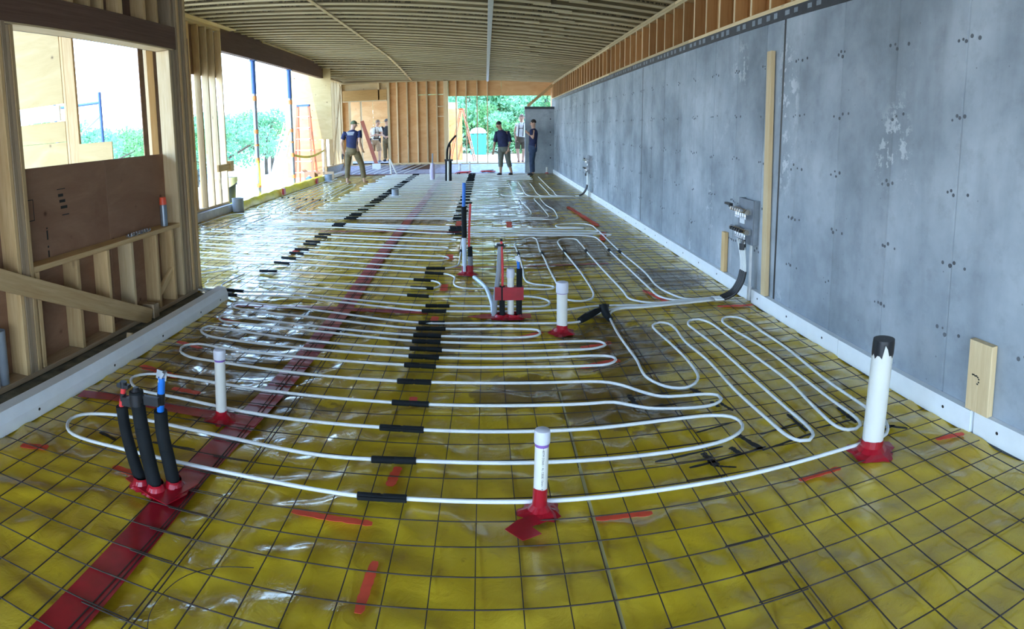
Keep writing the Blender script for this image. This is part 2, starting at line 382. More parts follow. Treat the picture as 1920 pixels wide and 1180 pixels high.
flat('seam_fold', strip([(.412, .9), (.413, 2.0), (.418, 2.9), (.42, 3.5)], .014), .004, M['wiregold'], label='yellow fold in the sheet')
for a, b, wd in (((-.80, 2.283), (-.46, 2.262), .034), ((-.412, 2.05), (-.424, 1.80), .034), ((-.418, 2.69), (-.43, 2.53), .042), ((.41, 2.282), (.655, 2.276), .030),
                 ((1.34, 2.295), (1.565, 2.305), .030), ((2.15, 2.295), (2.32, 2.26), .036), ((-2.26, 2.27), (-2.12, 2.325), .05), ((-1.71, 2.33), (-1.50, 2.30), .04),
                 ((-.428, 3.45), (-.435, 3.33), .045), ((-.43, 5.02), (-.43, 4.86), .06), ((-.42, 6.1), (-.42, 5.85), .07), ((-.45, 7.6), (-.45, 7.3), .09), ((-.45, 10.4), (-.45, 9.9), .09),
                 ((-2.5, 7.9), (-2.5, 7.6), .08), ((2.0, 5.02), (2.33, 4.98), .05), ((1.78, 9.7), (1.62, 12.2), .10), ((1.5, 5.7), (1.62, 5.2), .05), ((1.75, 9.1), (1.6, 8.4), .08), ((.38, 10.3), (.36, 9.7), .09),
                 ((-2.3, 4.1), (-2.05, 4.0), .05), ((-2.3, 3.55), (-1.95, 3.45), .06), ((-2.25, 4.75), (-2.0, 4.65), .06), ((.66, 4.22), (.9, 4.30), .05), ((.60, 3.86), (.88, 3.95), .06), ((.2, 4.45), (.42, 4.6), .05), ((-1.9, 3.28), (-1.7, 3.26), .05)):
    flat('paint_mark', ragged(a, b, wd), .0036, M['paint'])
for a, b, wd in (((.91, 2.56), (1.33, 2.625), .016), ((.77, 2.65), (1.13, 2.70), .014), ((1.015, 2.67), (1.035, 2.535), .035), ((1.165, 2.68), (1.185, 2.60), .030), ((1.245, 2.80), (1.30, 2.61), .028),
                 ((1.30, 2.60), (1.62, 2.66), .016), ((1.60, 2.91), (1.60, 2.69), .022), ((1.90, 2.87), (1.895, 2.66), .022), ((1.66, 2.70), (1.90, 2.70), .014), ((1.36, 2.75), (1.60, 2.79), .012),
                 ((1.98, 2.60), (2.10, 2.47), .022), ((1.88, 2.50), (2.06, 2.535), .014), ((.82, 3.40), (.83, 3.23), .03), ((1.20, 3.40), (1.245, 3.31), .03), ((.96, 3.24), (1.0, 3.15), .03), ((1.255, 3.20), (1.275, 3.12), .024),
                 ((1.05, 2.87), (1.27, 2.92), .012), ((1.03, 2.54), (1.12, 2.50), .012), ((1.33, 3.05), (1.29, 3.2), .02), ((-1.66, 2.62), (-1.42, 2.63), .014), ((-1.98, 2.6), (-1.85, 2.56), .02)):
    flat('paint_mark', ragged(a, b, wd, 12, .35), .0034, M['ink'])
# ---- outdoors ground
def ground():
    xs = [-160, -90, -60, -40, -28, -20, -14, -10, -7, -5.6, -3.1, -2.9, 0, 3, 8, 20, 60, 120]; ys = [-60, -25, -10, -3, 0, 3, 6, 10, 14, 18, 22, 24, 26, 30, 38, 50, 70, 110, 200]
    def z(x, y):
        b = -.12
        if x < -9: b -= (-9 - x) * .16 if x > -45 else 36 * .16 - (-45 - x) * .12
        if y > 24: b = max(b, -.12) + (.27 if y < 31 else 0) - max(0, (y - 26)) * .015 if x > -9 else b
        if -5.7 <= x <= 3.1 and y < 23: b = -.35
        return b
    v = [(x, y, z(x, y)) for y in ys for x in xs]; k = len(xs)
    f = [(j * k + i, j * k + i + 1, (j + 1) * k + i + 1, (j + 1) * k + i) for j in range(len(ys) - 1) for i in range(k - 1)]
    t = NT('ground'); P = t.coord('World')
    n1 = t.noise(P, .35, 5); n2 = t.noise(P, 5, 5, .7)
    c = t.mix(t.ramp(n1, [(.50, (0, 0, 0)), (.62, (1, 1, 1))]), (.55, .48, .39), (.30, .34, .17)); c = t.mix(t.math('MULTIPLY', n2, .5), c, (.30, .25, .19))
    t.set(Base_Color=c, Roughness=.95)
    return MB().add(v, f).build('ground', t.m, kind='structure')
ground()

# ---- right wall: poured concrete in formwork panels, stud wall on top
wr = struct('wall_right', 'grey poured concrete wall, tinted blue for skylight, with a short stud wall above')
PX = .632
seams = [2.551 + PX * k for k in range(-8, 33)]
pm = {}
for k, y in enumerate(seams):
    y1 = min(y + PX, 22.62)
    if y >= 22.6: break
    key = round(y1 - y, 3)
    if key not in pm:
        e = .009; L = (y1 - y) / 2
        pm[key] = MB().slab([(e, -L + .002), (.2, -L + .002), (.2, L - .002), (e, L - .002), (0, L - .008), (0, -L + .008)], -.1, 2.5).mesh('panel', M['concrete'])
    ob('concrete_panel', pm[key], M['concrete'], wr, (2.41 + (k % 3 == 1) * .0012, (y + y1) / 2, 0))
mb = MB()
for y in seams:
    for z in (2.13, 1.69, 1.27, .86, .47):
        for dy, dz in ((-.105, .01), (-.03, .012), (.012, -.006), (.035, .016), (.075, .004)):
            if rng.random() < .8:
                r = rng.uniform(.007, .0135); c = Vector((2.4095, y + dy + rng.normal(0, .006), z + dz + rng.normal(0, .008)))
                mb.tube([c - Vector((.0008, 0, 0)), c + Vector((.004, 0, 0))], r, 7)
mb.build('tie_mark', plain('tie_hole', (.11, .115, .125), .9, var=.3), wr, kind='stuff')
for y, wd in ((4.735, .03), (9.45, .02), (14.42, .014), (17.4, .012)):
    MB().box(2.4085, 2.43, y - wd / 2, y + wd / 2, .1, 2.5).build('control_joint', M['blackp'], wr, label='dark vertical control joint strip')
MB().box(2.400, 2.4115, -2.5, 22.5, 2.495, 2.585).build('sill_membrane', M['membrane'], wr, label='black membrane strip along the wall top')
mb = MB()
for k in range(52):
    y = 3.75 + k * .36 + rng.uniform(-.05, .05); hgt = rng.uniform(.036, .05)
    for q in range(2): mb.box(2.3985, 2.4005, y + q * .14, y + q * .14 + rng.uniform(.06, .085), 2.545 - hgt / 2, 2.545 + hgt / 2)
mb.build('printed_patch', M['greyprint'], wr, kind='stuff')
for y0 in np.arange(-2.5, 22, 4.88):
    lumber('bottom_plate', 2.402, 2.54, y0, min(y0 + 4.876, 22.5), 2.585, 2.623, M['studpale'], wr)
    lumber('top_plate', 2.402, 2.54, y0, min(y0 + 4.876, 22.5), 3.10, 3.138, M['studpale'], wr)
    lumber('top_plate', 2.402, 2.54, y0 + .6, min(y0 + 5.47, 22.5), 3.14, 3.178, M['studpale'], wr)
for k, y in enumerate(np.arange(-2.3, 22.4, .4064)):
    lumber('stud', 2.404, 2.54, y, y + .038, 2.624, 3.099, M['stud_or'], wr); lumber('stud_lit_edge', 2.4015, 2.404, y + .001, y + .037, 2.624, 3.099, M['studpale'], wr)  # thin pale facing paints light from the left on each stud edge
    if k % 8 == 5: lumber('stud', 2.404, 2.54, y + .045, y + .083, 2.624, 3.099, M['stud_or'], wr)
for y0 in np.arange(-2.5, 22, 2.44):
    MB().box(2.541, 2.553, y0 + .003, min(y0 + 2.437, 22.6), 2.5, 3.45).build('plywood_sheet', M['ply_dk'], wr)
MB().box(2.41, 2.553, 22.5, 23.1, 2.3, 3.3).build('plywood_sheet', M['ply_or'], wr)
# foam edge along the right wall
fe = struct('baseboard_right', 'white foam edge board along the concrete wall')
for (y0, y1, dx) in ((-1.0, 2.243, .012), (2.262, 3.60, 0), (3.604, 5.10, 0), (5.19, 7.6, 0), (7.604, 10.04, 0), (10.044, 12.48, 0), (12.484, 14.05, 0), (14.18, 16.6, 0), (16.604, 19.0, 0), (19.004, 21.78, 0)):
    mb = MB().box(2.362 + dx, 2.409, y0, y1, -.01, .118)
    p = mb.build('foam_board', M['foam'], fe)
    for y in np.arange(y0 + .22, y1 - .1, .57):
        MB().tube([(2.3605 + dx, y, .062), (2.366 + dx, y, .062)], .009, 10).build('screw', M['blackp'], p)

# ---- ceiling
cl = struct('ceiling', 'exposed roof joists with strapping')
ZR = 3.195
def zl(y): t = min(1, max(0, (y - 18.0) / 5.0)); return 3.82 - .40 * t * t * (3 - 2 * t)
def zc(x, y): return ZR + (2.4 - x) / 7.7 * (zl(y) - ZR)
def lit_edge_joist(a, b):
    p = beam('joist', a, b, .014, .24, M['joist_shade'], cl, up=(0, 0, 1)); a, b = Vector(a), Vector(b); d = Vector((0, 0, -.106))
    q = beam('flange', a + d, b + d, .060, .028, M['joist'], None); q.parent = p; R = p.rotation_euler.to_matrix(); q.rotation_euler = (0, 0, 0); q.location = R.transposed() @ d  # pale strip added as the joist's lit bottom edge against its darkened side
for k, y in enumerate(np.arange(-4.6, 22.95, .4064)):
    o1, o2 = rng.uniform(-.008, .008, 2)
    xs = 1.05 + (.35 if k % 2 else 0) + rng.uniform(-.12, .12)
    a = (-5.48, y + o1, zc(-5.48, y) + .12); b = (xs, y + o1, zc(xs, y) + .12)
    lit_edge_joist(a, b)
    a = (xs - .25, y + .06 + o2, zc(xs - .25, y) + .12); b = (2.54, y + .06 + o2, zc(2.54, y) + .12)
    lit_edge_joist(a, b)
ys = [-5.0, -2.5] + list(np.arange(0, 23.5, 1.0)) + [23.3]
mb = MB(); 
for i in range(len(ys) - 1):
    y0, y1 = ys[i], ys[i + 1]; q = [(x, y, zc(x, y) + .242 + d) for d in (0, .03) for x, y in ((-5.9, y0), (2.7, y0), (2.7, y1), (-5.9, y1))]
    mb.add(q, [(3, 2, 1, 0), (4, 5, 6, 7), (0, 1, 5, 4), (1, 2, 6, 5), (2, 3, 7, 6), (3, 0, 4, 7)])
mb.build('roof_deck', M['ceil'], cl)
for xs, wd, m in ((.10, .080, 'foam_dirty'), (-2.66, .064, 'studpale')):
    q = [(-2.0, 3.0), (3.0, 7.9), (7.9, 12.7), (12.7, 17.4), (17.4, 20.2), (20.2, 22.9)]
    for y0, y1 in q: beam('strapping', (xs, y0, zc(xs, y0) - .0105), (xs, y1, zc(xs, y1) - .0105), wd, .019, M[m], cl)
for y0, y1 in ((-2.5, 5.7), (5.7, 12.2), (12.2, 18), (18, 23.2)):
    beam('rim_board', (-5.52, y0, zl(y0) + .13), (-5.52, y1, zl(y1) + .13), .04, .26, M['ply_dk'], cl)

MB().box(-5.9, 2.7, -4.9, -4.8, 2.4, 3.9).build('wall_light_block', M['ply_or'], kind='structure')  # unseen wall added behind the camera to cut high light on joists and studs
# ---- near left framed wall: interior face x = -2.85
wl = struct('wall_left', 'framed timber wall with a window opening and plywood sheathing')
XI, XO = -2.85, -2.99
def st(name, y0, y1, z0, z1, m='stud', x0=XO, x1=XI, **k): return lumber(name, x0, x1, y0, y1, z0, z1, M[m], wl, **k)
st('bottom_plate', .5, 5.68, .0, .038, 'stud_old')
for y in (.62, 1.0, 1.4, 1.8, 2.2, 2.55): st('stud', y, y + .038, .04, 3.60)
for i, y in enumerate((2.985, 3.024, 3.063, 3.102)): st('king_stud', y, y + .037, .04, 3.6 if i < 2 else 2.40, ('stud', 'stud_old', 'stud_old', 'stud')[i], x1=XI + (.004 if i % 2 else 0))
for i, y in enumerate((5.275, 5.314, 5.353)): st('jack_stud', y, y + .037, .04, 2.40 if i < 2 else 3.6, ('studpale', 'stud_old', 'stud_old')[i])
for i, y in enumerate((5.43, 5.475, 5.514, 5.565, 5.62)): st('corner_stud', y, y + .037, .04, 3.6, ('stud_old', 'stud', 'stud_old', 'stud_old', 'stud')[i], x1=XI + (.006 if i in (1, 4) else 0))
st('header', 2.985, 5.42, 2.42, 2.628, 'lvl', x1=XI + .006); st('header_lit_underside', 3.06, 5.36, 2.405, 2.4195, 'studpale')  # added pale strip under the beam paints the light on its underside
for y in (3.3, 3.80, 4.02, 4.20, 4.48, 4.86, 5.08): st('cripple_stud', y, y + .038, 2.63, 3.6, 'stud')
st('sill_rail', 3.142, 5.272, .716, .756)
for y in (3.16, 3.62, 4.02, 4.38, 4.80, 5.10): st('cripple_stud', y, y + .038, .04, .714, 'stud' if y != 4.38 else 'studpale')
for y0, y1 in ((3.09, 4.284), (4.288, 5.68)):
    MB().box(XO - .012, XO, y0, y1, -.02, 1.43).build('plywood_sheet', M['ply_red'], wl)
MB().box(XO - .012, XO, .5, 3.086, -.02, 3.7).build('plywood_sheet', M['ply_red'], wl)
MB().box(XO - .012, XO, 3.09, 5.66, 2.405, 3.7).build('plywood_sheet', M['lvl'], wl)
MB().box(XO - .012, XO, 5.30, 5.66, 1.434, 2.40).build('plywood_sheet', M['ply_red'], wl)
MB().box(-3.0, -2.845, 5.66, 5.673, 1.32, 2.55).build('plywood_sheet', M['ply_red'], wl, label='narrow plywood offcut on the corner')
mb = MB()
for k, (dz, hh, dl) in enumerate(((0, .006, .10), (-.055, .022, .06), (-.10, .022, .07), (-.148, .022, .08), (-.20, .008, .085))):
    mb.box(XO, XO + .001, 3.63 + .01 * k, 3.63 + .01 * k + dl, 1.245 + dz, 1.245 + dz + hh)
for z, hh in ((.97, .012), (.89, .07), (.83, .015), (.76, .05)): mb.box(XO, XO + .001, 3.47, 3.485, z, z + hh)
for y, z, wd, hh in ((3.25, 1.05, .10, .006), (3.25, 1.20, .10, .006), (3.25, 1.05, .006, .15), (3.345, 1.05, .006, .15), (3.28, 1.10, .006, .1)): mb.box(XO, XO + .001, y, y + wd, z, z + hh)
mb.build('stamp_print', M['ink'], wl, label='black stamp bars on the plywood')
curb = MB().box(-2.99, -2.50, .4, 5.75, -.12, -.008).build('trim_1', M['curb'], kind='structure', label='dirty concrete footing strip')
fl_ = struct('baseboard_left', 'white chamfered foam edge along the framed wall')
def foam_left(y0, y1, m, dx=0, **k):
    pr = [(-2.43 + dx, -.01), (-2.43 + dx, .058), (-2.455 + dx, .118), (-2.535 + dx, .12), (-2.535 + dx, -.01)]
    v = [(x, y, z) for y in (y0, y1) for x, z in pr]; n = 5
    return MB().add(v, [tuple(range(n)), tuple(range(2 * n - 1, n - 1, -1))] + [(i, n + i, n + (i + 1) % n, (i + 1) % n) for i in range(n)]).build('foam_board', m, fl_, **k)
foam_left(.4, 2.20, M['foam']); p = foam_left(2.25, 5.38, M['foam'])
for y in (2.62, 3.42, 4.1, 4.78, 5.2): MB().tube([(-2.4285, y, .035), (-2.436, y, .035)], .009, 10).build('screw', M['blackp'], p)

# ---- return of the left wall at y = 5.75 (seen through the opening)
wt = struct('wall_return', 'return wall outside the window opening with sunlit plywood')
for x in (-3.40, -3.195): lumber('stud', x, x + .04, 5.72, 5.86, .0, 3.6, M['studpale' if x < -3.3 else 'stud'], wt)
lumber('stud', -4.46, -4.32, 5.72, 5.76, -.1, 3.6, M['stud'], wt); lumber('stud', -4.50, -4.462, 5.72, 5.86, -.1, 3.6, M['stud'], wt)
for z0, z1 in ((2.07, 3.6), (1.63, 1.87), (.3, 1.626)): MB().box(-5.6, -4.502, 5.715, 5.729, z0, z1).build('plywood_sheet', M['ply_sun'], wt)
MB().box(-5.3, -4.56, 5.70, 5.73, 1.88, 2.06).build('foam_strip', M['foam'], wt)
lumber('rail', -4.6, -2.99, 5.73, 5.87, -.08, -.042, M['stud'], wt)
MB().box(-4.32, -3.86, 5.70, 5.715, .9, 1.59).build('plywood_sheet', M['ply_sun'], wt)

# ---- far left wall: face x = -5.3
wf = struct('wall_far_left', 'far left timber wall with a long dark header over a wide opening')
for y0, y1 in ((12.1, 16.2), (16.204, 20.35)):
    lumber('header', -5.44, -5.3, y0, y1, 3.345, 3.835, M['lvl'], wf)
lumber('soffit_board', -5.38, -5.14, 9.8, 12.6, 3.80, 3.82, M['studpale'], wf)
lumber('nailer', -5.30, -5.262, 14.6, 20.2, 3.79, 3.83, M['studpale'], wf)
for y in (10.6, 11.02, 11.37, 11.70, 12.06): lumber('stud', -5.44, -5.3, y, y + .04, .2, 3.74, M['studpale' if y > 11.2 else 'stud'], wf)
lumber('top_plate', -5.44, -5.3, 9, 12.1, 3.745, 3.80, M['studpale'], wf); lumber('bottom_plate', -5.44, -5.3, 9, 12.1, .16, .2, M['stud'], wf)
MB().box(-5.455, -5.442, 9.0, 12.08, 2.80, 3.80).build('plywood_sheet', M['ply_red'], wf)
MB().box(-5.455, -5.442, 9.0, 10.9, .16, 2.8).build('plywood_sheet', M['ply_red'], wf)
MB().box(-5.46, -5.3, 5.6, 22.9, -.15, .0).build('footing', M['slab'], wf)
MB().box(-5.44, -5.30, 9.0, 12.1, .0, .16).build('footing', M['slab'], wf)
MB().box(-5.29, -5.20, 9.0, 12.05, -.01, .15).build('foam_board', M['foam_dirty'], wf)
lumber('rail_block', -5.30, -5.26, 11.55, 12.25, .86, 1.0, M['stud'], wf); lumber('rail_block', -5.36, -5.24, 12.12, 12.30, .83, 1.05, M['stud'], wf)
# plywood wing facing the camera behind the opening
wg = struct('wall_wing', 'plywood wing wall standing out beyond the left opening')
MB().box(-6.7, -5.06, 20.40, 20.42, 1.32, 3.66).build('plywood_sheet', M['ply_sun'], wg, label='knotty plywood panel facing the camera')
MB().box(-6.7, -5.46, 20.40, 20.42, .05, 1.316).build('plywood_sheet', M['ply_or'], wg)
for x in (-5.66, -5.40): lumber('post', x, x + .085, 20.42, 20.51, .05, 3.6, M['stud'], wg)
for y in (21.35, 21.8, 22.25, 22.7): lumber('stud', -5.44, -5.3, y, y + .04, .4, zl(y) - .05, M['studpale'], wf)
lumber('bottom_plate', -5.44, -5.3, 20.5, 23, .36, .40, M['stud'], wf); lumber('top_plate', -5.44, -5.26, 20.5, 23, 3.36, 3.42, M['studpale'], wf)
MB().box(-5.44, -5.3, 20.5, 23, 0, .36).build('footing', M['slab'], wf)
MB().box(-5.28, -5.1, 20.6, 22.9, .0, .12).build('foam_board', M['foam'], wf)
beam('brace', (-5.2, 20.9, .45), (-5.2, 22.4, 3.2), .04, .05, M['stud'], wf, up=(1, 0, 0))

# ---- back wall at y = 23
wb = struct('wall_back', 'framed back wall of orange plywood with a doorway and a wide opening')
ZB, ZT = .33, 3.30
MB().box(-5.5, 2.6, 22.9, 24.6, -.15, .27).build('raised_slab', M['slab'], wb)
v = [(-5.3, 21.95, -.02), (2.4, 21.95, -.02), (2.4, 22.9, .268), (-5.3, 22.9, .268), (2.4, 22.9, -.1), (-5.3, 22.9, -.1)]
MB().add(v, [(0, 1, 2, 3), (0, 3, 5), (1, 4, 2), (3, 2, 4, 5), (0, 5, 4, 1)]).build('sloping_sheet', plain('lavender_sheet', (.42, .40, .46), .45, var=.2), wb)
MB().add([(-3.15, 22.42, .128), (-1.9, 22.42, .128), (-1.95, 22.88, .268), (-2.75, 22.88, .268)], [(0, 1, 2, 3)]).build('pit_opening', M['lvl'], wb)
lumber('sill_board', -5.3, -1.35, 22.90, 23.14, .272, .30, M['studpale'], wb); lumber('bottom_plate', -3.6, -1.35, 23, 23.14, .30, .338, M['studpale'], wb)
def bs(name, x0, x1, z0, z1, m='studpale', y0=23.0, y1=23.14, **k): return lumber(name, x0, x1, y0, y1, z0, z1, M[m], wb, **k)
bs('top_plate', -5.4, -1.35, ZT, ZT + .04); bs('top_plate', -1.35, 2.5, ZT, ZT + .04)
for x in (-5.40, -5.34): bs('stud', x, x + .04, .3, ZT)
bs('door_header', -5.27, -3.60, 2.68, 3.06, 'lvlo'); bs('stud', -3.93, -3.87, 2.68, ZT); bs('head_board', -5.27, -3.6, 2.645, 2.678)
bs('jack_stud', -5.06, -4.99, .3, 2.64); bs('jack_stud', -4.62, -4.57, .3, 2.64)
for x, wd in ((-3.59, .09), (-3.25, .05), (-2.88, .05), (-2.51, .05), (-2.15, .05), (-1.785, .05)): bs('stud', x, x + wd, .34, ZT)
bs('end_stud', -1.51, -1.345, .3, ZT + .04); bs('blocking', -1.73, -1.51, 2.36, 2.40); bs('blocking', -1.73, -1.51, 2.0, 2.04)
MB().box(-5.3, -3.6, 23.14, 23.152, 2.68, 3.34).build('plywood_sheet', M['ply_pale'], wb)
MB().box(-5.6, 2.6, 23.16, 23.175, 3.30, 3.95).build('plywood_sheet', M['ply_pale'], wb)
for z0, z1 in ((.30, 2.815), (2.825, 3.34)): MB().box(-3.6, -1.35, 23.14, 23.152, z0, z1).build('plywood_sheet', M['ply_or'], wb)
MB().box(-5.3, -5.0, 23.14, 23.152, .3, 2.64).build('plywood_sheet', M['ply_or'], wb)
for x0, x1 in ((-1.34, .60), (.604, 2.54)): MB().box(x0, x1, 23.14, 23.155, 2.745, 3.42).build('plywood_sheet', M['ply_or'], wb)
for x in (-1.07, -.705, -.305, .07): bs('stud', x, x + .038, .28, ZT, 'studpale')
MB().box(-1.2, 1.0, 22.8, 23.0, 3.35, 3.385).build('ceiling_board', M['lvlo'], wb)
lumber('threshold', -1.34, 2.4, 22.95, 23.1, .27, .30, M['stud'], wb)
beam('brace', (1.50, 22.2, 2.33), (2.42, 22.5, 3.10), .06, .09, M['stud'], wb)
# room beyond the doorway
wm = struct('wall_back_room', 'orange plywood wall of the room beyond the doorway')
for x0, x1, z0, z1 in ((-6.6, -4.75, .2, 3.35), (-4.742, -2.8, .2, 1.9), (-4.742, -2.8, 1.905, 3.35)): MB().box(x0, x1, 26.4, 26.42, z0, z1).build('plywood_sheet', M['ply_or'], wm)
MB().box(-6.4, -2.0, 23.2, 27, .1, .27).build('raised_slab', M['slab'], wm)
MB().box(-6.4, -2.0, 23.2, 27, 3.35, 3.38).build('roof_deck', M['ceil'], wm)
